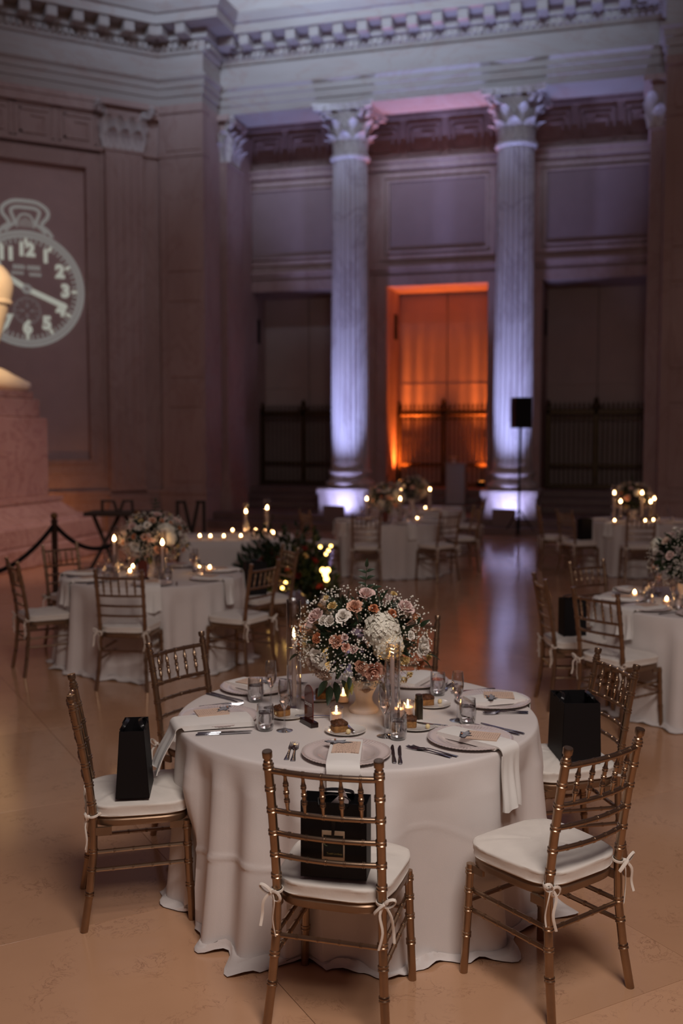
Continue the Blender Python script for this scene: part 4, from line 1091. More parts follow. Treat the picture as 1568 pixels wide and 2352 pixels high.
def make_bag(w=0.22, d=0.10, h=0.255, taper=0.0):
    b = thing('gift_bag', 'x', 'bag')
    g = G(); x, y = w / 2, d / 2; ty = y * (1 - taper)
    t = 0.0025
    for (xa, ya, xb, yb) in ((-x, -y, x, -y), (x, -y, x, y), (x, y, -x, y), (-x, y, -x, -y)):
        ux, uy = (1, 1)
        s = 1 - taper
        g.add([(xa, ya, 0), (xb, yb, 0), (xb, yb * s, h), (xa, ya * s, h)], [(0, 1, 2, 3)])
    g.add([(-x, -y, 0.001), (x, -y, 0.001), (x, y, 0.001), (-x, y, 0.001)], [(3, 2, 1, 0)])
    o = g.build('body', BLACK, b, smooth=False)
    so_ = o.modifiers.new('paper', 'SOLIDIFY'); so_.thickness = 0.002; so_.offset = -1
    # side gusset folds
    for s in (-1, 1):
        G().add([(s * x * 1.001, -y * 0.9, 0.06), (s * (x - 0.018), 0, h), (s * x * 1.001, y * 0.9, 0.06)], [(0, 1, 2)]).build('gusset', BLACK, b, smooth=False)
    for s in (-1, 1):
        yy = s * ty
        G().tube(smoothpts([(-0.05, yy, h - 0.012), (-0.052, yy - s * 0.012, h + 0.008), (-0.02, yy - s * 0.022, h + 0.018), (0.02, yy - s * 0.022, h + 0.018), (0.052, yy - s * 0.012, h + 0.008), (0.05, yy, h - 0.012)], 4), 0.0055, 6, sq=(0.4, 1.6)).build('handle', BLACKR, b)
    return b
BAG0 = make_bag()

def flame_geo(r=0.0075, h=0.036): return G().lathe([(0.0, 0.0), (r * 0.75, h * 0.10), (r, h * 0.28), (r * 0.8, h * 0.52), (r * 0.40, h * 0.78), (0.0, h)], 10)
FL_ME = flame_geo().mesh('flame', FLAME); FLV_ME = flame_geo(0.0045, 0.020).mesh('flame_small', FLAME)
FLF_ME = flame_geo(0.014, 0.052).mesh('flame_far', FLAMEF); FLFV_ME = flame_geo(0.011, 0.030).mesh('flame_far_small', FLAMEF)
def make_hurricane(h, ch, far=False):
    t = thing('hurricane_candle', 'x', 'candle')
    R = 0.033
    G().lathe([(0.0, 0.0), (R - 0.002, 0.0), (R, 0.003), (R, h), (R - 0.0018, h + 0.001), (R - 0.002, 0.006), (0.0, 0.006)], 28, cap0=False, cap1=False).build('glass_cylinder', GLASSH, t)
    def rf(r, a, z): return r * (1 + 0.05 * sin(a * 16))
    G().lathe([(0.0, 0.007), (0.024, 0.007), (0.024, 0.058), (0.012, 0.060), (0.0115, 0.030), (0.0, 0.030)], 64, rfn=rf).build('holder', GLASSH, t)
    cd = G().lathe([(0.0, 0.030), (0.0105, 0.030), (0.0105, 0.06), (0.0095, ch - 0.004), (0.0080, ch), (0.0, ch - 0.003)], 16).build('taper', WAX, t)
    G().tube([(0, 0, ch - 0.003), (0.001, 0, ch + 0.010)], 0.0009, 5).build('wick', WICK, cd)
    f = obj('flame', FLF_ME if far else FL_ME, t, (0.001, 0, ch + (0.004 if far else 0.006)))
    return t
def make_votive(far=False):
    t = thing('votive_candle', 'x', 'candle')
    G().lathe([(0.0, 0.0), (0.026, 0.0), (0.0285, 0.004), (0.0295, 0.062), (0.0275, 0.062), (0.0265, 0.006), (0.0, 0.005)], 26, cap0=False, cap1=False).build('glass_cup', GLASSH, t)
    w = G().lathe([(0.0, 0.006), (0.0255, 0.007), (0.0262, 0.036), (0.020, 0.0365), (0.0, 0.034)], 24).build('wax', WAXV, t)
    G().tube([(0, 0, 0.034), (0.0006, 0, 0.043)], 0.0009, 5).build('wick', WICK, w)
    obj('flame', FLFV_ME if far else FLV_ME, t, (0, 0, 0.040))
    return t
def make_cake():
    t = thing('dessert_plate', 'x', 'plate')
    return t
CHINA_ME = G().lathe([(0.0, 0.004), (0.052, 0.004), (0.060, 0.007), (0.080, 0.012), (0.084, 0.0135), (0.0855, 0.0125), (0.080, 0.009), (0.060, 0.003), (0.050, 0.0), (0.0, 0.0)], 48).mesh('bread_plate', CHINA)
def cake_geo(seed):
    r_ = random.Random(seed)
    w, d, h = 0.030, 0.026, 0.032
    def body(z0, z1, k, n=7, lump=0.0):
        g = G()
        outl = []
        for i in range(28):
            a = 2 * pi * i / 28; e = 2 / 5.0
            outl.append((abs(cos(a)) ** e * (1 if cos(a) > 0 else -1) * w * k, abs(sin(a)) ** e * (1 if sin(a) > 0 else -1) * d * k))
        zs = [(z0, 0.97), (z0 + 0.003, 1.0), ((z0 + z1) / 2, 1.01), (z1 - 0.003, 1.0), (z1, 0.93), (z1 + lump * 0.5, 0.6), (z1 + lump, 0.25)]
        for z, q in zs:
            for i, (x, y) in enumerate(outl):
                j = 1 + 0.03 * r_.uniform(-1, 1); g.v.append((x * q * j, y * q * j, z + (r_.uniform(-1, 1) * 0.0022 if z > z0 + 0.004 else 0)))
        for j in range(len(zs) - 1):
            for i in range(28): q = (i + 1) % 28; g.f.append((j * 28 + i, j * 28 + q, (j + 1) * 28 + q, (j + 1) * 28 + i))
        g.f += [tuple(reversed(range(28))), tuple(range((len(zs) - 1) * 28, len(zs) * 28))]
        return g
    return body(0.0, h * 0.72, 1.0), body(h * 0.70, h, 1.03, lump=0.008)

# ------------------------------------------------------------------ flowers
def rose_geo(R, n=20, ruffle=0.0, open_=1.0, seed=0):
    r_ = random.Random(seed); g = G()
    for k in range(n):
        t = k / (n - 1); ph = k * 2.39996; hw = 1.25 - 0.45 * t
        rho = R * (0.10 + 0.72 * t ** 0.9 * open_); h = R * (1.05 - 0.40 * t); curl = R * (0.42 if not ruffle else 0.30) * max(0, t - 0.25); pr = r_.uniform(0, 6)
        def f(u, v, ph=ph, hw=hw, rho=rho, h=h, curl=curl, t=t, pr=pr):
            uu = 2 * u - 1; edge = sqrt(max(0, 1 - (abs(uu) ** 2.4) * (0.15 + 0.85 * v ** 3)))
            a = ph + uu * hw * (0.45 + 0.55 * sin(min(1, v * 1.3) * pi / 2)) * (0.6 + 0.4 * edge)
            rr = rho * (0.25 + 0.75 * sin(v * pi / 2)) + curl * max(0, v - 0.6) ** 2 / 0.16 + ruffle * R * 0.14 * v * v * sin(uu * 9 + pr)
            z = h * v * (0.86 + 0.14 * edge) - curl * 0.55 * max(0, v - 0.72) / 0.28 + ruffle * R * 0.10 * v * v * cos(uu * 11 + pr) - R * 0.25
            return (rr * cos(a), rr * sin(a), z)
        g.grid(f, 6 if not ruffle else 8, 5)
    # green calyx cup closes the back
    return g
def hyd_geo(R, seed=1, n=95):
    r_ = random.Random(seed); g = G()
    for i in range(n):
        z = 1 - 1.35 * (i + 0.5) / n; a = i * 2.39996; q = sqrt(max(0, 1 - z * z))
        d = Vector((q * cos(a), q * sin(a), z)); c = d * R * r_.uniform(0.90, 1.05)
        d = (d + Vector((r_.uniform(-.3, .3), r_.uniform(-.3, .3), r_.uniform(-.3, .3)))).normalized()
        x = d.orthogonal().normalized(); y = d.cross(x); s = R * r_.uniform(0.24, 0.32); ro = r_.uniform(0, 6)
        for k in range(4):
            b = ro + k * pi / 2
            e = x * cos(b) + y * sin(b); s2 = x * -sin(b) + y * cos(b)
            g.add([c - d * 0.1 * s, c + e * s * 0.55 - s2 * s * 0.45 + d * s * 0.18, c + e * s * 1.05 + d * s * 0.05, c + e * s * 0.55 + s2 * s * 0.45 + d * s * 0.18], [(0, 1, 2, 3)])
    g.ball((0, 0, 0), R * 0.72, 10, 6)
    return g
def leaf_geo(L, w, bend=0.25):
    def f(u, v):
        ww = w * sin(pi * min(1, v ** 0.75)) ** 0.8 * (1 - 0.2 * v)
        return ((u - 0.5) * ww, L * v, L * bend * (v - v * v * 1.4) - abs(u - 0.5) * ww * 0.35 * -1)
    return G().grid(f, 3, 8)
def align(o, d, spin=0.0):
    o.rotation_mode = 'QUATERNION'; o.rotation_quaternion = Vector((0, 0, 1)).rotation_difference(Vector(d).normalized()) @ Quaternion((0, 0, 1), spin)
FSPEC = {'rose_w': (ROSEW, 20, 0, 1.0, 'rose'), 'rose_p': (ROSEP, 22, 0, 1.05, 'rose'), 'rose_b': (ROSEB, 18, 0.1, 0.9, 'rose'), 'lis_p': (LISP, 20, 0.55, 0.86, 'lisianthus'), 'lis_w': (ROSEW, 18, 0.5, 0.85, 'lisianthus'),
         'lis_b': (LISB, 30, 0.8, 0.95, 'carnation'), 'lis_o': (LISO, 18, 0.6, 0.86, 'lisianthus'), 'lis_y': (LISY, 18, 0.6, 0.86, 'lisianthus'), 'stock_y': (LISY, 14, 0.7, 0.8, 'stock_flower')}
FMESH = {k: rose_geo(1.0, n, ru, op, seed=i + 3).mesh(nm, mat, ang=70) for i, (k, (mat, n, ru, op, nm)) in enumerate(FSPEC.items())}
FMESH['hyd'] = hyd_geo(1.0).mesh('hydrangea', HYDR, ang=30)
LEAF_ME = leaf_geo(1.0, 0.42).mesh('leaf', LEAFM); LEAFY_ME = leaf_geo(1.0, 0.36).mesh('leaf_pale', LEAFY)
FLOWERS = [(-0.201, -0.178, -0.067, 0.046, 'rose_w'), (0.254, -0.135, -0.025, 0.044, 'rose_w'), (0.034, -0.226, -0.113, 0.046, 'rose_p'), (-0.214, -0.135, 0.111, 0.042, 'rose_b'), (0.178, -0.129, 0.149, 0.044, 'rose_b'), (0.006, -0.124, 0.207, 0.042, 'rose_b'), (-0.122, -0.236, 0.019, 0.036, 'lis_p'), (-0.017, -0.241, -0.088, 0.036, 'lis_p'), (-0.044, -0.186, 0.161, 0.040, 'lis_p'), (-0.096, -0.206, 0.122, 0.034, 'rose_w'), (-0.151, -0.196, 0.099, 0.030, 'lis_w'), (0.076, -0.22, 0.069, 0.070, 'hyd'), (0.101, -0.225, 0.0, 0.062, 'hyd'), (-0.185, -0.131, -0.141, 0.050, 'lis_b'), (-0.235, -0.116, -0.101, 0.032, 'lis_b'), (-0.084, -0.25, -0.004, 0.019, 'rose_p'), (-0.05, -0.256, -0.011, 0.022, 'rose_b'), (-0.14, -0.151, 0.157, 0.027, 'stock_y'), (-0.166, -0.085, 0.18, 0.019, 'stock_y'), (0.197, -0.087, -0.159, 0.026, 'stock_y'), (0.176, -0.052, -0.191, 0.028, 'stock_y'), (0.249, -0.052, -0.124, 0.034, 'lis_o'), (0.285, -0.052, -0.088, 0.026, 'lis_y'), (0.126, -0.085, 0.199, 0.020, 'stock_y'), (0.115, -0.192, 0.13, 0.026, 'lis_o'), (0.006, -0.10, -0.222, 0.030, 'lis_b'), (-0.205, -0.188, 0.023, 0.028, 'lis_o'), (-0.283, -0.079, -0.031, 0.026, 'lis_o'), (0.036, -0.195, 0.153, 0.026, 'lis_o'), (-0.086, -0.245, 0.038, 0.018, 'rose_b'), (0.197, -0.192, 0.036, 0.020, 'rose_w'), (0.172, -0.197, -0.073, 0.024, 'lis_y'), (-0.178, -0.178, 0.099, 0.028, 'lis_w'), (0.01, -0.19, -0.178, 0.018, 'rose_w'), (-0.057, -0.205, -0.149, 0.016, 'lis_b'),
           # far side
           (-0.15, 0.18, 0.05, 0.044, 'rose_w'), (0.05, 0.23, 0.08, 0.05, 'hyd'), (0.18, 0.17, 0.0, 0.042, 'rose_p'), (-0.03, 0.22, -0.08, 0.04, 'lis_p'), (0.12, 0.15, 0.14, 0.04, 'rose_b'), (-0.18, 0.10, 0.13, 0.036, 'lis_b'), (0.24, 0.08, 0.06, 0.034, 'lis_o'), (-0.25, 0.05, 0.03, 0.038, 'rose_b'), (0.0, 0.08, 0.20, 0.036, 'lis_w'), (-0.10, 0.16, -0.14, 0.036, 'rose_b'), (0.16, 0.12, -0.14, 0.036, 'lis_y')]
def make_arrangement():
    t = thing('flower_arrangement', 'x', 'flowers')
    UC = 0.345           # height of the flower ball's centre above the table
    def rfl(r, a, z): return r
    G().lathe([(0.0, 0.0), (0.062, 0.0), (0.066, 0.006), (0.066, 0.016), (0.058, 0.024), (0.046, 0.034), (0.038, 0.050), (0.036, 0.064), (0.040, 0.080), (0.050, 0.100), (0.062, 0.125), (0.068, 0.150), (0.066, 0.152), (0.058, 0.135), (0.0, 0.130)], 40).build('urn', URN, t)
    r_ = random.Random(11)
    for (x, y, z, r, k) in FLOWERS:
        d = Vector((x / 0.30 ** 2, y / 0.26 ** 2, z / 0.235 ** 2)).normalized()
        if z > -0.15: d = (d + Vector((0, -0.10 if y < 0 else 0.1, 0.15))).normalized()
        o = obj(FMESH[k].name.split('.')[0], FMESH[k], t, (x - d.x * r * 0.3, y - d.y * r * 0.3, UC + z - d.z * r * 0.3)); o.scale = (r, r, r * 1.0); align(o, d, r_.uniform(0, 6))
    # dark inner foliage
    g = G(); lf = leaf_geo(1.0, 0.45)
    for i in range(330):
        z = r_.uniform(-1, 1); a = r_.uniform(0, 2 * pi); q = sqrt(1 - z * z); d = Vector((q * cos(a), q * sin(a), z)); k = r_.uniform(0.35, 0.80)
        p = Vector((d.x * 0.27 * k, d.y * 0.24 * k, UC + d.z * 0.205 * k)); L = r_.uniform(0.05, 0.085)
        dd = (d + Vector((r_.uniform(-.6, .6), r_.uniform(-.6, .6), r_.uniform(-.6, .6)))).normalized()
        M = Matrix.Translation(p) @ (Vector((0, 1, 0)).rotation_difference(dd)).to_matrix().to_4x4() @ Matrix.Rotation(r_.uniform(0, 6), 4, 'Y') @ Matrix.Diagonal((L, L, L, 1))
        g.merge(lf, M)
    o = g.build('inner_foliage', LEAFM, t); o['kind'] = 'stuff'
    # sprays of baby's breath
    g = G(); st_ = G()
    clusters = []
    for i in range(46):
        z = r_.uniform(-0.95, 0.92); a = r_.uniform(0, 2 * pi) if i % 3 == 0 else r_.uniform(pi * 1.05, pi * 1.95); q = sqrt(1 - z * z); clusters.append(Vector((q * cos(a), q * sin(a), z)))
    clusters += [Vector((-0.95, -0.25, -0.1)), Vector((-0.9, -0.4, 0.15)), Vector((-0.5, -0.8, -0.35)), Vector((-0.2, -0.9, -0.45)), Vector((0.1, -0.8, -0.6)), Vector((-0.1, -1, 0.1)), Vector((0.75, -0.6, -0.1)), Vector((0.8, -0.5, 0.2)), Vector((0.5, -0.5, 0.7)), Vector((-0.4, -0.6, 0.7)), Vector((-0.98, -0.1, -0.4))]
    for d in clusters:
        d = d.normalized(); base = Vector((d.x * 0.16, d.y * 0.14, UC + d.z * 0.12))
        for k in range(25):
            dd = (d + Vector((r_.gauss(0, .20), r_.gauss(0, .20), r_.gauss(0, .20)))).normalized(); kk = r_.uniform(0.88, 1.10)
            p = Vector((dd.x * 0.295 * kk, dd.y * 0.265 * kk, UC + dd.z * 0.225 * kk))
            g.ball(p, r_.uniform(0.0026, 0.0046), 6, 4)
            if k % 2 == 0: st_.tube([base, p], 0.0006, 3, cap=False)
    o = g.build('gypsophila', GYPS, t); o['kind'] = 'stuff'
    o = st_.build('gypsophila_stems', STEMM, t); o['kind'] = 'stuff'
    # larger single leaves: top sprig, side sprays, drooping leaves
    def leaf(p, d, L, me=LEAF_ME, spin=0.0):
        o = obj('leaf', me, t, (p[0], p[1], UC + p[2])); o.scale = (L, L, L)
        o.rotation_mode = 'QUATERNION'; o.rotation_quaternion = Vector((0, 1, 0)).rotation_difference(Vector(d).normalized()) @ Quaternion((0, 1, 0), spin)
    stem = G().tube([(0.0, -0.03, UC + 0.16), (0.006, -0.03, UC + 0.24), (0.012, -0.03, UC + 0.325)], 0.0016, 5).build('sprig_stem', STEMM, t)
    for k, (z, s) in enumerate(((0.325, 0), (0.305, 1), (0.300, -1), (0.275, 1), (0.272, -1), (0.245, -1), (0.235, 1))):
        leaf((0.010, -0.03, z - 0.02), (0.05 if s == 0 else s * 0.95, -0.15, 0.9 if s == 0 else 0.42), 0.042, spin=0.4 * s)
    for s, p, d, L in (((1), (0.03, -0.08, 0.215), (0.9, -0.2, 0.35), 0.05), (1, (0.04, -0.08, 0.205), (0.9, -0.2, -0.25), 0.05), (1, (-0.30, -0.05, -0.055), (-0.95, -0.2, 0.2), 0.05), (1, (-0.29, -0.05, -0.075), (-0.8, -0.2, -0.5), 0.05), (1, (-0.27, -0.08, -0.05), (-0.6, -0.3, 0.5), 0.045),
                       (1, (-0.16, -0.14, -0.17), (-0.55, -0.2, -0.85), 0.085), (1, (-0.13, -0.16, -0.17), (0.15, -0.2, -0.95), 0.095), (1, (-0.10, -0.17, -0.16), (0.35, -0.2, -0.9), 0.075), (1, (-0.15, -0.15, -0.19), (-0.1, -0.1, -1.0), 0.09), (1, (-0.12, -0.19, -0.10), (0.1, -0.5, -0.85), 0.06),
                       (1, (0.27, -0.08, -0.07), (0.9, -0.2, -0.3), 0.07), (1, (0.25, -0.10, -0.09), (0.7, -0.3, -0.6), 0.06), (1, (0.24, -0.12, 0.06), (0.7, -0.3, 0.6), 0.055), (1, (0.22, -0.13, 0.07), (0.4, -0.4, 0.8), 0.05), (1, (-0.07, -0.24, -0.13), (0.05, -0.4, -0.9), 0.06), (1, (0.06, -0.20, -0.17), (0.5, -0.4, -0.75), 0.06), (1, (-0.02, -0.23, 0.10), (-0.2, -0.6, 0.7), 0.05)):
        leaf(p, d, L, spin=0.3)
    leaf((-0.075, -0.20, -0.16), (0.02, -0.2, -1.0), 0.075, LEAFY_ME); leaf((-0.062, -0.20, -0.16), (0.10, -0.2, -0.95), 0.06, LEAFY_ME)
    return t
ARR0 = make_arrangement()
# ------------------------------------------------------------------ the front table
C1 = (0.068, 4.43)
round_table(*C1, 'round banquet table under the front white cloth, with the large flower urn')
tablecloth(*C1, 'long white cloth on the front table, pooled in soft folds on the floor', 4, near=True, rz=0.55, legs=((-149.4, 0.798), (-178.0, 0.787), (-104.6, 0.80), (-79.4, 0.90), (-64.8, 0.905), (-37.1, 0.90), (-8, 0.80), (25, 0.79), (155, 0.75), (125, 0.75)))
GC = 'gold banquet chairs'
chair(0.009, 3.429, 74.7, 'gold bamboo-style chair with the labelled black bag on its cushion', GC)
chair(0.732, 3.579, 126.2, 'gold bamboo-style chair turned to the front table, its white cushion bare', GC)
chair(1.015, 4.588, 192.5, 'gold bamboo-style chair at the front table under a wide unmarked black bag', GC)
chair(0.295, 5.51, 254, 'gold bamboo-style chair almost hidden behind the big flower arrangement', GC)
chair(-0.625, 4.94, 324, 'gold bamboo-style chair behind the front table, next to the knives and flutes', GC)
chair(-0.852, 4.177, 14.6, 'gold bamboo-style chair with the slim tied-handle black bag', GC)

def bag(u, v, z, rot, label, taper=False, card=False):
    x, y = W(u, v)
    b = place(BAG0, x, y, z, YAW + radians(rot), label, 'black gift bags on chairs')
    return b
SEATZ = 0.5205
b1 = bag(-0.018, 3.296, SEATZ, -10, 'black paper gift bag with a framed name card, on the chair seen from behind')
# card tied to the front of the first bag, and tissue poking out
cd_ = obj('name_card', G().bbox(-0.038, 0.038, -0.0015, 0.0, -0.052, 0.052, 0.0004).mesh('name_card', CARDTAN, smooth=False), b1, (0.0, -0.0515, 0.110))
cd_['label'] = 'tan framed name card'
G().bbox(-0.033, 0.033, -0.0022, -0.0014, -0.036, 0.037, 0.0002).build('card_print', CARDBLK, cd_, smooth=False)
obj('lettering', text_mesh('Todd Lindsey', 0.0095, CARDGLD), cd_, (0.004, -0.0026, -0.025), (pi / 2, 0, 0))
g = G()
for i in range(9):
    a0, a1 = radians(30 + i * 27), radians(30 + (i + 0.9) * 27)
    g.add([(0.010 * cos(a0), 0, 0.010 * sin(a0)), (0.0125 * cos(a0), 0, 0.0125 * sin(a0)), (0.0125 * cos(a1), 0, 0.0125 * sin(a1)), (0.010 * cos(a1), 0, 0.010 * sin(a1))], [(0, 1, 2, 3)])
g.build('emblem', CARDGRN, cd_, smooth=False, loc=(-0.020, -0.0026, 0.012))
G().add([(-0.005, -0.003, 0.10), (0.010, -0.003, 0.10), (0.002, -0.003, 0.020), (-0.006, -0.003, 0.026)], [(0, 1, 2, 3)]).build('ribbon', BLACKR, cd_, smooth=False)
G().add([(-0.05, 0.0, 0.205), (0.03, -0.01, 0.285), (0.06, 0.0, 0.21), (0.01, 0.03, 0.205)], [(0, 1, 2), (0, 2, 3), (1, 2, 3), (0, 1, 3)]).build('tissue', TISSUE, b1, smooth=False)
# bags of the other seats (they carry no card)
def plainbag(u, v, z, rot, label, w=0.215, d=0.10, h=0.285, taper=0.0):
    x, y = W(u, v)
    b = make_bag(w, d, h, taper)
    b.location = (x, y, z); b.rotation_euler = (0, 0, YAW + radians(rot)); b['label'] = label; b['group'] = 'black gift bags on chairs'
    return b
plainbag(-0.852, 4.095, SEATZ, 96, 'slim black paper gift bag with a tied ribbon handle on a chair', 0.215, 0.135, 0.275, 0.28)
plainbag(1.065, 4.56, SEATZ, 93, 'wide black paper gift bag at the rim of the front table', 0.24, 0.18, 0.27, 0.1)

SEAT = {'F': (-94.6, 'before the labelled bag chair'), 'RF': (-43.5, 'before the turned bare chair'), 'RB': (15, 'before the wide unmarked bag'),
        'BR': (62, 'behind the flowers'), 'BL': (139, 'before the rear chair by the flutes'), 'L': (-169.5, 'before the slim tied-handle bag')}
def pol(c, a, r, t=0.0):
    a = radians(a); return (c[0] + r * cos(a) - t * sin(a), c[1] + r * sin(a) + t * cos(a))
for k, (a, ph) in SEAT.items():
    wa = radians(a) + YAW
    rr = {'F': 0.615, 'RF': 0.62, 'RB': 0.65, 'BL': 0.64, 'L': 0.61, 'BR': 0.62}[k]
    x, y = W(*pol(C1, a, rr))
    single('charger_plate', CHARGER_ME, x, y, ZT, wa, 'ribbed pressed-glass charger plate on the front table ' + ph, 'plate', 'charger plates')
    ox, oy = W(*C1)
    sk = {'F': 0.02, 'RF': 0.0, 'RB': 0.05, 'L': -0.05}.get(k, 0.0)
    nm = napkin_geo(rr - 0.125, 0.80, {'RF': 0.115, 'L': 0.165}.get(k, 0.125), {'F': 0.25, 'RF': 0.22, 'RB': 0.16, 'L': 0.17}.get(k, 0.18), a, sk, 0.075 if k == 'L' else 0.012).mesh('napkin', NAPK, ang=60)
    single('napkin', nm, ox, oy, ZT, wa + radians(7 if k == 'L' else 0), 'folded white napkin draped over the front table edge ' + ph, 'napkin', 'white napkins')
    # menu card and grey tag on the napkin
    if k in ('F', 'RF', 'RB', 'L', 'BL'):
        roff = {'F': 0.0, 'RF': 0.055, 'RB': 0.03, 'L': 0.03, 'BL': 0.02}[k]
        spin = {'F': 0, 'RF': 25, 'RB': -20, 'L': 10, 'BL': 5}[k]
        x, y = W(*pol(C1, a, rr + roff, 0.0))
        crz = wa + pi / 2 + radians(spin)
        place(CARD0, x, y, ZT + 0.0345, crz, 'peach printed menu card on the front table ' + ph, 'menu cards')
        x, y = W(*pol(C1, a, rr + roff - 0.055, -0.035))
        place(TAG0, x, y, ZT + 0.0362, wa + pi / 2 + radians(spin + (10 if k != 'L' else -30)), 'grey cut-out tag with copper bead on the menu ' + ph, 'place tags')
    # cutlery: two forks on the diner's left, two knives on the right
    fk = {'F': (-0.222, -0.196), 'RF': (-0.225, -0.200), 'RB': (-0.215, -0.190), 'BL': (-0.22, -0.195), 'L': (-0.22, -0.195), 'BR': (-0.20, -0.175)}[k]
    kn = {'F': (0.187, 0.209), 'RF': (0.200, 0.224), 'RB': (0.20, 0.222), 'BL': (0.20, 0.222), 'L': (0.205, 0.227), 'BR': (0.2, 0.222)}[k]
    fz = {'F': 0, 'RF': 6, 'RB': -10, 'BL': 0, 'L': 0, 'BR': 0}[k]
    for i, t in enumerate(fk):
        x, y = W(*pol(C1, a, rr + 0.075 + 0.012 * i, t))
        single('fork', FORK_ME, x, y, ZT, wa + pi / 2 + radians(fz + 3 * i), ('outer' if i == 0 else 'inner') + ' steel dinner fork on the front table ' + ph, 'fork', 'forks', (0, 0, wa + pi / 2 + radians(fz + 3 * i)))
    for i, t in enumerate(kn):
        x, y = W(*pol(C1, a, rr + (0.085 if k == 'F' else 0.10) + 0.008 * i, t))
        single('table_knife', KNIFE_ME, x, y, ZT, 0, ('inner' if i == 0 else 'outer') + ' steel table knife on the front table ' + ph, 'knife', 'table knives', (0, 0, wa + pi / 2 + radians(-2 * i + (4 if k == 'F' else 0))))
for nm_, u, v, lab in (('t', -0.318, 4.156, 'before the slim tied-handle bag'), ('t', -0.397, 4.616, 'before the rear chair by the flutes'), ('t', 0.228, 4.030, 'before the labelled bag chair'), ('t', 0.537, 4.252, 'before the turned bare chair'), ('t', 0.456, 4.735, 'next to the wide unmarked bag'),
                       ('f', -0.237, 4.150, 'before the slim tied-handle bag'), ('f', -0.318, 4.505, 'before the rear chair by the knives'), ('f', 0.178, 4.068, 'before the labelled bag chair'), ('f', 0.500, 4.300, 'before the turned bare chair')):
    x, y = W(u, v)
    if nm_ == 't': place(TUMB, x, y, ZT, 0, 'stemless glass of water on the front table ' + lab, 'water tumblers')
    else: place(FLUTE, x, y, ZT, 0, 'slender flute of pink champagne on the front table ' + lab, 'champagne flutes')

# candles
H1 = make_hurricane(0.495, 0.320); x, y = W(-0.213, 4.487); H1.location = (x, y, ZT); H1['label'] = 'tall glass cylinder with lit taper candle beside the sign reading seven'; H1['group'] = 'hurricane candles'
H2 = make_hurricane(0.365, 0.305); x, y = W(0.213, 4.20); H2.location = (x, y, ZT); H2['label'] = 'lower glass cylinder with lit taper candle in front of the hydrangea'; H2['group'] = 'hurricane candles'
V0 = make_votive()
for u, v, lab in ((-0.022, 4.288, 'lit votive candle between the sign and the flower urn'), (0.008, 4.600, 'lit votive candle behind the drooping leaves of the urn'), (0.292, 4.392, 'lit votive candle just behind the olive mill'), (0.250, 4.36, 'lit votive candle between the cylinder glass and the mill')):
    x, y = W(u, v); place(V0, x, y, ZT, 0, lab, 'votive candles')
# flowers
x, y = W(0.10, 4.448); place(ARR0, x, y, ZT, YAW, 'large arrangement of roses, hydrangea and baby\'s breath in a white urn', 'flower arrangements')
# olive mill
x, y = W(0.332, 4.285)
m_ = tag(obj('pepper_mill', None, None, (x, y, ZT)), 'small olive metal pepper mill beside the votive candles', 'pepper mill')
G().lathe([(0.0, 0.0), (0.0175, 0.0), (0.0180, 0.003), (0.0180, 0.098), (0.0172, 0.1)], 24).build('body', MILL, m_)
G().lathe([(0.0150, 0.100), (0.0155, 0.102), (0.0155, 0.116), (0.0145, 0.119), (0.0, 0.119)], 24).build('cap', MILL, m_)
# sign
x, y = W(-0.138, 4.235)
sg_ = tag(obj('table_sign', None, None, (x, y, ZT), YAW + radians(-62)), 'brown acrylic arch sign reading seven in a dark block base', 'sign')
G().bbox(-0.055, 0.055, -0.018, 0.018, 0, 0.022, 0.002).build('base', ACRYLB, sg_, smooth=False)
arch = [(-0.040, 0.0), (0.040, 0.0), (0.040, 0.115)] + [(0.040 * cos(i * pi / 12), 0.115 + 0.040 * sin(i * pi / 12)) for i in range(1, 12)] + [(-0.040, 0.115)]
g = G().prism(arch, -0.002, 0.002).xf(Matrix.Rotation(pi / 2, 4, 'X')); g.v = [(a, b, c + 0.018) for a, b, c in g.v]
g.build('arch_panel', ACRYL, sg_, smooth=False)
obj('lettering', text_mesh('seven', 0.030, INK, bold=0.0004), sg_, (0.0, -0.0026, 0.092), (pi / 2, 0, 0))

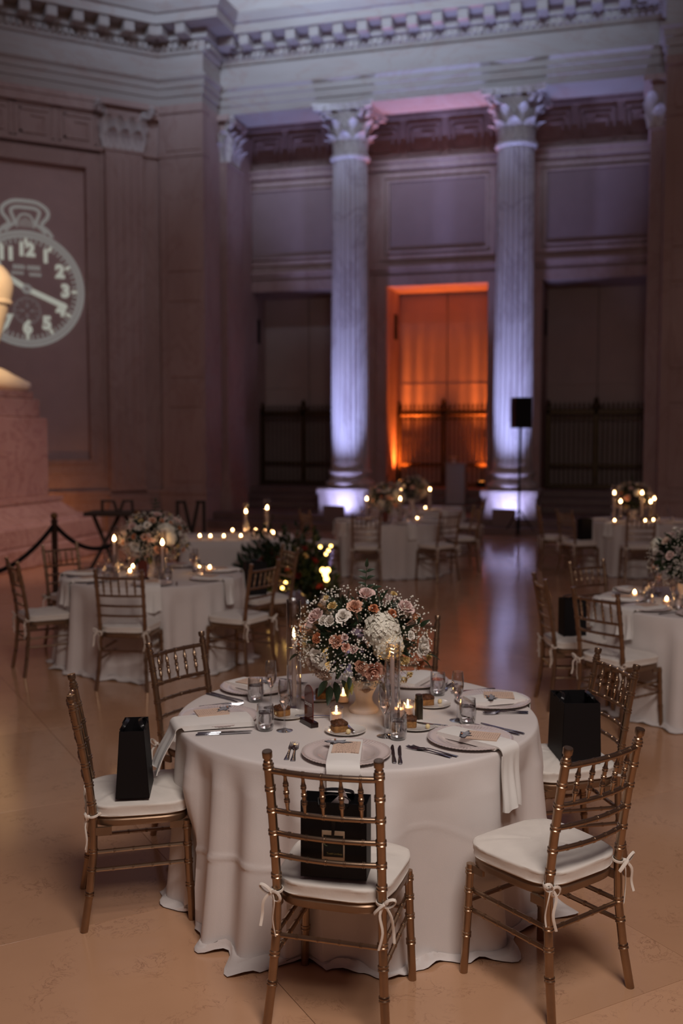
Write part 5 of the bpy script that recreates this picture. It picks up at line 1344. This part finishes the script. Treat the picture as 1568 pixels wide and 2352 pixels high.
# dessert plates, each with a slice, a butter ball and a knife
for i, (u, v, rot, lab, bx, kx) in enumerate(((0.016, 4.125, 10, 'in front of the flower urn', (0.012, -0.040), 1), (0.310, 4.190, -15, 'in front of the olive mill', (0.050, -0.030), 1), (0.412, 4.545, 5, 'behind the olive mill', (0.038, 0.02), 0), (-0.236, 4.365, 20, 'behind the champagne flutes', (-0.045, -0.005), 1), (-0.105, 4.66, -10, 'behind the sign reading seven', (-0.045, 0.01), 0))):
    x, y = W(u, v); rz = YAW + radians(rot)
    single('bread_plate', CHINA_ME, x, y, ZT, rz, 'small white china plate ' + lab, 'plate', 'bread plates')
    c0, c1 = cake_geo(i)
    px_, py_ = W(u + (-0.025 if i != 4 else 0.015), v + 0.008)
    ck = tag(obj('cake_slice', None, None, (px_, py_, ZT + 0.0045), rz + 0.2), 'golden cake slice with dark crust on the plate ' + lab, 'cake', 'cake slices')
    c0.build('crumb', CRUMB, ck, ang=50); c1.build('crust', CRUST, ck, ang=50)
    for ch in KIDS(ck): ch.scale = (1.05, 1.1, 1.2)
    px_, py_ = W(u + bx[0], v + bx[1])
    tag(G().ball((0, 0, 0.0105), 0.0105, 14, 8).build('butter_ball', BUTTER, None, loc=(px_, py_, ZT + 0.005)), 'pale butter ball on the plate ' + lab, 'butter', 'butter balls')
    if kx:
        px_, py_ = W(u + 0.035, v - 0.045) if i != 1 else W(u + 0.135, v - 0.03)
        single('butter_knife', BKNIFE_ME, px_, py_, ZT + 0.014, 0, 'small butter knife resting on the plate ' + lab, 'knife', 'butter knives', (radians(-3), 0, YAW + radians(12 if i == 0 else 55 if i == 1 else -80)))

# ------------------------------------------------------------------ the other tables
FARH = {}
def far_hurr(u, v, ch, lab):
    x, y = W(u, v)
    key = round(ch, 2)
    if key not in FARH:
        FARH[key] = make_hurricane(ch + 0.13, ch, True); o = FARH[key]; o.location = (x, y, ZT); o['label'] = lab; o['group'] = 'hurricane candles'; return o
    return dup(FARH[key], (x, y, ZT), 0, lab, 'hurricane candles')
FV0 = make_votive(True)
def far_votive(u, v, lab, z=ZT):
    x, y = W(u, v); return place(FV0, x, y, z, 0, lab, 'votive candles')
NAPF = napkin_geo(0.49, 0.80, 0.135, 0.19, 3).mesh('napkin', NAPK, ang=60)
def side(a):
    a = (a + 360) % 360
    return ['speaker-side', 'rear speaker-side', 'rear', 'rear statue-side', 'statue-side', 'front statue-side', 'front', 'front speaker-side'][int(((a + 22.5) % 360) // 45)]
def dress(c, tname, angles, glasses=True, cards=False):
    seen = {}
    for a in angles:
        wa = radians(a) + YAW; s = side(a); seen[s] = seen.get(s, 0) + 1
        if seen[s] > 1: s = 'second ' + s
        ph = 'at the %s place of the %s' % (s, tname)
        x, y = W(*pol(c, a, 0.61)); single('charger_plate', CHARGER_ME, x, y, ZT, wa, 'ribbed glass charger ' + ph, 'plate', 'charger plates')
        ox, oy = W(*c); single('napkin', NAPF, ox, oy, ZT, wa, 'hanging white napkin ' + ph, 'napkin', 'white napkins')
        if glasses:
            x, y = W(*pol(c, a, 0.43, 0.13)); place(TUMB, x, y, ZT, 0, 'water glass ' + ph, 'water tumblers')
            x, y = W(*pol(c, a, 0.40, 0.05)); place(FLUTE, x, y, ZT, 0, 'champagne flute ' + ph, 'champagne flutes')
        if cards:
            x, y = W(*pol(c, a, 0.71, 0.2)); single('table_knife', KNIFE_ME, x, y, ZT, 0, 'table knife ' + ph, 'knife', 'table knives', (0, 0, wa + pi / 2))
            x, y = W(*pol(c, a, 0.61)); place(CARD0, x, y, ZT + 0.0345, wa + pi / 2, 'menu card ' + ph, 'menu cards')
def arr(u, v, lab, rz=0.0):
    x, y = W(u, v); return place(ARR0, x, y, ZT, YAW + rz, lab, 'flower arrangements')
def small_sign(u, v, tname, rot=0):
    x, y = W(u, v); s_ = tag(obj('table_sign', None, None, (x, y, ZT), YAW + radians(rot)), 'dark red acrylic number sign on the ' + tname, 'sign', 'table signs')
    for ch in KIDS(sg_):
        if ch.name.startswith('lettering'): continue
        c = ch.copy(); COL.objects.link(c); c.parent = s_

# table by the rope barrier
T2 = (-1.675, 8.95); N2 = 'rope-barrier table'
round_table(*T2, 'round banquet table by the velvet rope barrier')
tablecloth(*T2, 'white tablecloth with deep vertical folds by the velvet rope barrier', 7)
dress(T2, N2, (-80, -28, 23, 75, 126, 178, 218), cards=True)
arr(-1.66, 8.95, 'flower arrangement of peach roses on the table by the rope barrier', 0.35)
small_sign(-1.70, 8.62, N2, 10)
far_hurr(-1.97, 8.75, 0.32, 'lit taper in a glass cylinder on the rope-barrier table, statue side')
far_hurr(-1.53, 8.62, 0.30, 'lit taper in a glass cylinder on the rope-barrier table, aisle side')
for u, v, l in ((-1.90, 9.18, 'rear of the arrangement'), (-1.86, 8.86, 'front of the arrangement'), (-1.28, 9.08, 'aisle half, first'), (-1.19, 9.10, 'aisle half, second')):
    far_votive(u, v, 'lit votive candle on the rope-barrier table, ' + l)
chair(-2.51, 8.521, 31, 'gold chair with bare cushion at the statue side of the rope-barrier table', GC)
chair(-1.68, 8.0, 83, 'gold chair seen from behind at the rope-barrier table', GC)
chair(-2.50, 9.50, 318, 'gold chair with a low black bag, beneath the velvet rope', GC)
chair(-0.85, 8.38, 148, 'gold chair with bare cushion at the aisle side of the rope-barrier table', GC)
chair(-0.72, 9.35, 205, 'gold chair with a black bag in front of the dark greenery', GC)
plainbag(-0.80, 9.33, SEATZ, 20, 'black gift bag on the chair before the dark greenery', 0.20, 0.10, 0.30)
plainbag(-2.38, 9.42, SEATZ, 40, 'black gift bag on the chair beneath the velvet rope', 0.22, 0.10, 0.22)

# table cut by the picture edge
T3 = (2.70, 7.45); N3 = 'half-seen side table'
round_table(*T3, 'round banquet table, half seen, beyond the wide unmarked bag')
tablecloth(*T3, 'white tablecloth of the half-seen table beyond the wide unmarked bag', 9)
dress(T3, N3, (-112, -150, 172, 125), cards=True)
arr(2.53, 7.42, 'flower arrangement in a pale urn on the half-seen side table', 1.0)
far_votive(2.36, 7.30, 'lit votive candle on the half-seen side table, before the urn')
far_votive(2.22, 7.62, 'lit votive candle on the half-seen side table, near its glasses')
chair(1.72, 7.40, 2, 'gold chair with a standing black bag at the half-seen side table', GC)
chair(2.16, 8.10, 300, 'gold chair behind the half-seen side table', GC)
chair(1.90, 6.84, 36, 'gold chair with wide bare cushion at the half-seen side table', GC)
plainbag(1.70, 7.40, SEATZ, 10, 'black gift bag standing on the chair at the half-seen side table', 0.17, 0.12, 0.27)

# table in front of the orange doorway
T4 = (0.70, 14.8); N4 = 'table before the orange doorway'
round_table(*T4, 'round banquet table before the orange doorway')
tablecloth(*T4, 'white tablecloth of the table before the orange doorway', 12)
dress(T4, N4, (-70, -110, -20, 30, 170, 215))
arr(0.64, 14.85, 'dim flower arrangement on the table before the orange doorway', 0.6)
far_hurr(0.36, 14.5, 0.32, 'lit taper in a cylinder before the orange doorway, statue side')
far_hurr(0.84, 14.5, 0.32, 'lit taper in a cylinder before the orange doorway, aisle side')
far_votive(1.10, 14.7, 'lit votive candle on the table before the orange doorway')
small_sign(0.62, 14.3, N4)
chair(0.34, 13.82, 88, 'gold chair seen from behind before the orange doorway', GC)
chair(1.32, 13.98, 128, 'gold chair at the aisle side of the table before the orange doorway', GC)
chair(-0.28, 14.35, 25, 'gold chair at the statue side of the table before the orange doorway', GC)
chair(1.76, 15.0, 190, 'gold chair beside the column uplight, behind the orange-doorway table', GC)

# table behind it
T5 = (1.30, 17.5); N5 = 'rearmost table'
round_table(*T5, 'rearmost round banquet table at the foot of the steps')
tablecloth(*T5, 'white tablecloth of the rearmost table at the foot of the steps', 15)
dress(T5, N5, (-60, -120, 0), glasses=False)
arr(1.22, 17.5, 'dark flower arrangement on the rearmost table under the white stand', 1.7)
far_hurr(1.0, 17.2, 0.32, 'lit taper in a cylinder on the rearmost table, statue side')
far_hurr(1.50, 17.2, 0.32, 'lit taper in a cylinder on the rearmost table, aisle side')
far_votive(1.40, 16.9, 'lit votive candle on the rearmost table')
chair(2.15, 17.1, 165, 'gold chair at the rearmost table, near the column uplight', GC)

# table below the second gate
T6 = (4.42, 14.9); N6 = 'table before the picket gate'
round_table(*T6, 'round banquet table before the unlit picket gate')
tablecloth(*T6, 'white tablecloth of the table before the unlit picket gate', 18)
dress(T6, N6, (-95, -140, 175, -50))
arr(4.30, 14.9, 'flower arrangement on the table before the unlit picket gate', 3.3)
far_hurr(3.93, 14.6, 0.40, 'lit tall taper before the picket gate, speaker side')
far_hurr(4.05, 14.7, 0.27, 'lit short taper before the picket gate, speaker side')
far_hurr(4.33, 14.6, 0.40, 'lit tall taper before the picket gate, in front of the flowers')
far_hurr(4.47, 14.65, 0.27, 'lit short taper before the picket gate, first beyond the flowers')
far_hurr(4.60, 14.9, 0.30, 'lit taper before the picket gate, last beyond the flowers')
for u, v, l in ((3.86, 14.3, 'speaker end'), (4.28, 14.25, 'middle'), (4.44, 14.4, 'far end')):
    far_votive(u, v, 'lit votive candle on the table before the picket gate, ' + l)
chair(4.08, 13.92, 84, 'dim gold chair seen from behind before the picket gate', GC)
chair(3.38, 14.35, 22, 'dim gold chair with a black bag before the picket gate', GC)
chair(3.20, 15.15, -5, 'dim bare gold chair nearer the speaker pole before the picket gate', GC)
plainbag(3.46, 14.38, SEATZ, 30, 'black gift bag on a dim chair before the picket gate', 0.20, 0.10, 0.30)

# ------------------------------------------------------------------ sweetheart table with candles, greenery in front of it
x, y = W(-1.27, 12.45)
sw = thing('sweetheart_table', 'small rectangular table crowded with candles behind the dark greenery', 'table', (x, y, 0), YAW + radians(6))
G().bbox(-0.68, 0.68, -0.52, 0.52, 0.71, 0.74, 0.005).build('table_top', DARKWOOD, sw, smooth=False)
for sx in (-0.6, 0.6):
    for sy_ in (-0.44, 0.44): G().bbox(sx - 0.03, sx + 0.03, sy_ - 0.03, sy_ + 0.03, 0, 0.71, 0.004).build('leg', DARKWOOD, sw, smooth=False)
def rect_cloth(hw, hd, zt):
    g = G(); per = []
    N = 160
    for i in range(N):
        a = 2 * pi * i / N; e = 2 / 9.0
        per.append((abs(cos(a)) ** e * (1 if cos(a) > 0 else -1) * hw, abs(sin(a)) ** e * (1 if sin(a) > 0 else -1) * hd, a))
    rows = [(0.0, zt, 0), (0.5, zt, 0), (0.97, zt, 0), (1.0, zt - 0.01, 0)] + [(1.0, zt - 0.01 - (zt - 0.02) * k / 8, k / 8) for k in range(1, 9)]
    for q, z, t in rows:
        for (px_, py_, a) in per:
            w = 1 + 0.03 * t * sin(31 * a) + 0.05 * t; g.v.append((px_ * max(q, 0.001) * (w if q == 1 else 1), py_ * max(q, 0.001) * (w if q == 1 else 1), z))
    for j in range(len(rows) - 1):
        for i in range(N): k = (i + 1) % N; g.f.append((j * N + i, j * N + k, (j + 1) * N + k, (j + 1) * N + i))
    return g
tag(rect_cloth(0.69, 0.53, ZT).build('tablecloth', LINEN, None, ang=70, loc=(x, y, 0), rot=YAW + radians(6)), 'white tablecloth of the small candle table behind the greenery', 'tablecloth', 'white tablecloths')
for i, (u, v) in enumerate(((-1.69, 12.05), (-1.56, 12.02), (-1.40, 12.02), (-1.20, 12.05), (-1.38, 12.80), (-1.22, 12.82), (-1.09, 12.80), (-0.97, 12.80), (-0.89, 12.72), (-0.84, 12.45))):
    far_votive(u, v, ['first', 'second', 'third', 'fourth', 'fifth', 'sixth', 'seventh', 'eighth', 'ninth', 'tenth'][i] + ' lit votive along the candle table, counted from the statue side')
far_hurr(-1.20, 12.7, 0.27, 'shorter lit taper on the candle table behind the greenery')
far_hurr(-0.93, 12.65, 0.32, 'taller lit taper on the candle table behind the greenery')

gx, gy = W(-0.64, 11.5)
gr = thing('greenery_mound', 'dark floor mound of greenery and red roses with hidden warm lights', 'greenery', (gx, gy, 0), YAW)
r_ = random.Random(21); g = G(); lf = leaf_geo(1.0, 0.4)
for i in range(2100):
    a = r_.uniform(0, 2 * pi); z = r_.uniform(0, 1) ** 0.8; q = sqrt(1 - z * z * 0.92); k = r_.uniform(0.55, 1.05)
    d = Vector((q * cos(a), q * sin(a), z)); p = Vector((d.x * 0.62 * k, d.y * 0.36 * k, 0.02 + d.z * 0.98 * k * (0.75 + 0.25 * sin(3 * a)))); L = r_.uniform(0.06, 0.14)
    dd = (d + Vector((r_.uniform(-.7, .7), r_.uniform(-.7, .7), r_.uniform(-.3, .9)))).normalized()
    g.merge(lf, Matrix.Translation(p) @ Vector((0, 1, 0)).rotation_difference(dd).to_matrix().to_4x4() @ Matrix.Rotation(r_.uniform(0, 6), 4, 'Y') @ Matrix.Diagonal((L, L, L, 1)))
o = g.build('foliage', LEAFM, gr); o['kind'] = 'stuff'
REDME = rose_geo(1.0, 14, 0.3, 1.0, 77).mesh('red_rose', REDP, ang=70)
for i in range(26):
    a = r_.uniform(pi, 2 * pi); z = r_.uniform(0.05, 0.95); q = sqrt(1 - z * z * 0.9)
    me = REDME if i % 4 else FMESH['lis_y']
    o = obj('rose', me, gr, (q * cos(a) * 0.50, q * sin(a) * 0.33, 0.02 + z * 0.72)); o.scale = (0.045, 0.045, 0.045); align(o, (q * cos(a), q * sin(a) - 0.3, z), i)
for i, (u, z) in enumerate(((0.45, 0.76), (0.52, 0.68), (0.55, 0.72), (0.58, 0.77), (0.48, 0.50), (0.54, 0.50), (0.51, 0.45), (0.525, 0.40), (-0.02, 0.30), (0.02, 0.36), (0.10, 0.28), (-0.18, 0.22), (0.05, 0.55), (-0.10, 0.42))):
    r = 0.030 if 4 <= i <= 7 else 0.018
    G().ball((u * 0.9, -0.30, z), r, 10, 6).build('bulb', BULB, gr)
for k, (u, v, r, lab) in enumerate(((-0.53, 11.0, 0.165, 'large mirror ball on the floor before the greenery'), (-0.19, 11.3, 0.12, 'smaller mirror ball at the aisle end of the greenery'))):
    x, y = W(u, v)
    bl = tag(obj('mirror_ball', None, None, (x, y, r if k == 0 else r)), lab, 'mirror ball', 'mirror balls')
    G().ball((0, 0, 0), r * 0.985, 24, 14).build('core', MIRR, bl, ang=5)
    tg = G()
    for j in range(1, 15):
        ph = -pi / 2 + pi * j / 15; n = max(5, int(26 * cos(ph)))
        for i in range(n):
            a = 2 * pi * i / n; d = Vector((cos(ph) * cos(a), cos(ph) * sin(a), sin(ph))); xx = Vector((-sin(a), cos(a), 0)); yy = d.cross(xx); s = r * 0.10
            c = d * (r * 1.0); tg.add([c - xx * s - yy * s, c + xx * s - yy * s, c + xx * s + yy * s, c - xx * s + yy * s], [(0, 1, 2, 3)])
    o = tg.build('mirror_tiles', MIRR, bl, smooth=False); o['kind'] = 'stuff'

# ------------------------------------------------------------------ rope barrier
def stanchion(u, v, lab):
    x, y = W(u, v); s_ = thing('stanchion', lab, 'stanchion', (x, y, 0), 0, 'rope barrier posts')
    G().lathe([(0.0, 0.0), (0.16, 0.0), (0.165, 0.012), (0.12, 0.03), (0.045, 0.045), (0.040, 0.06)], 24).build('base', BRASSD, s_)
    G().lathe([(0.038, 0.05), (0.038, 0.92), (0.045, 0.93), (0.045, 0.95), (0.030, 0.96)], 16).build('post', BRASSD, s_)
    G().lathe([(0.020, 0.96), (0.042, 0.985), (0.045, 1.01), (0.030, 1.04), (0.0, 1.05)], 16).build('finial', BRASS, s_)
    return (x, y)
A = stanchion(-3.55, 12.5, 'dark rope barrier post with a brass ball before the pedestal')
B = stanchion(-2.62, 13.0, 'dark rope barrier post behind the rope-barrier table\'s flowers')
Cc = stanchion(-4.75, 10.9, 'dark rope barrier post at the near corner of the pedestal')
def rope(p, q, sag, lab):
    pts = []
    for i in range(25):
        t = i / 24; c_ = 1 - (2 * t - 1) ** 2; pts.append((p[0] + (q[0] - p[0]) * t, p[1] + (q[1] - p[1]) * t, 0.90 - sag * c_))
    tag(G().tube(pts, 0.028, 10).build('velvet_rope', ROPE), lab, 'rope', 'velvet ropes')
rope(A, B, 0.33, 'sagging black velvet rope over the peach flowers')
rope(Cc, A, 0.52, 'sagging black velvet rope rising to the brass-topped post')

# ------------------------------------------------------------------ dark stacked stands near the wall
x, y = W(-3.28, 15.0)
dk = thing('trestle_table', 'dark wooden cross-leg table with an upturned stool frame on it', 'table', (x, y, 0), YAW + radians(-4))
G().bbox(-0.48, 0.48, -0.25, 0.25, 0.82, 0.88, 0.008).build('table_top', DARKWOOD, dk, smooth=False)
for s in (-1, 1):
    for (a, b) in ((-0.20, 0.20), (0.20, -0.20)):
        G().tube([(s * 0.24 + a, -0.1, 0.0), (s * 0.24 + b, 0.1, 0.82)], 0.030, 6).build('cross_leg', DARKWOOD, dk)
x2, y2 = W(-3.31, 14.98)
up = thing('upturned_stool', 'dark stool frame turned upside down on the cross-leg table', 'stool', (x2, y2, 0.88), YAW)
for (a, b) in ((-0.23, -0.23), (-0.01, -0.06), (0.03, 0.09), (0.22, 0.21)):
    G().tube([(a, 0, 0.0), (b, 0, 0.155)], 0.022, 6).build('leg', DARKWOOD, up)
G().tube([(-0.25, 0, 0.155), (-0.05, 0, 0.155)], 0.018, 6).build('rail', DARKWOOD, up); G().tube([(0.07, 0, 0.155), (0.23, 0, 0.155)], 0.018, 6).build('rail', DARKWOOD, up)
x, y = W(-2.28, 15.3)
fs = thing('folded_stand', 'dark folding stand with crossed legs behind the flowers, near the pier', 'stand', (x, y, 0), YAW)
for (a, b) in ((-0.20, -0.20), (0.20, 0.20), (-0.10, 0.02), (0.12, 0.0)):
    G().tube([(b, 0, 0.0), (a if a * b > 0 else b, 0, 0.45), (a, 0, 1.02)], 0.026, 6).build('leg', DARKWOOD, fs)
G().tube([(-0.22, 0, 1.0), (-0.08, 0, 1.0)], 0.022, 6).build('rail', DARKWOOD, fs); G().tube([(0.08, 0, 1.0), (0.22, 0, 1.0)], 0.022, 6).build('rail', DARKWOOD, fs)

# ------------------------------------------------------------------ loudspeaker on its stand, white stand in the portico
x, y = W(3.73, 20.85); y = min(y, 20.40)
ls = thing('speaker_stand', 'thin black pole stand in front of the second column', 'stand', (x, y, 0))
G().tube([(0, 0, 0.02), (0, 0, 2.16)], 0.022, 10).build('pole', SPKM, ls)
for k in range(3):
    a = k * 2 * pi / 3 + 0.5; G().tube([(0, 0, 0.55), (0.38 * cos(a), 0.38 * sin(a), 0.02)], 0.012, 8).build('leg', SPKM, ls)
sp_ = thing('loudspeaker', 'black loudspeaker box high on a pole before the second column', 'speaker', (x, y, 2.16), YAW + 0.25)
G().prism([(-0.18, -0.16), (0.18, -0.16), (0.13, 0.17), (-0.13, 0.17)], 0.0, 0.60).build('cabinet', SPKM, sp_, smooth=False)
G().bbox(-0.165, 0.165, -0.172, -0.16, 0.02, 0.58, 0.004).build('grille', SPKM, sp_, smooth=False)
x = -3.98; y = 22.98
ws = thing('white_stand', 'pale draped display stand on the steps below the orange doorway', 'stand', (x, y, 0.46))
G().bbox(-0.22, 0.22, -0.20, 0.20, 0.0, 0.90, 0.02).build('drape', STANDM, ws, smooth=False)
G().bbox(-0.235, 0.235, -0.215, 0.215, 0.90, 0.93, 0.008).build('stand_top', STANDM, ws, smooth=False)
x_, y_ = -4.05, 22.95
bq = thing('small_bouquet', 'tiny bouquet on top of the pale draped stand', 'flowers', (x_, y_, 1.39))
G().lathe([(0.0, 0.0), (0.035, 0.0), (0.045, 0.06), (0.03, 0.09)], 12).build('vase', URN, bq)
for i in range(6):
    o = obj('rose', FMESH['rose_b' if i % 2 else 'lis_y'], bq, (0.06 * cos(i), 0.06 * sin(i), 0.12)); o.scale = (0.05,) * 3
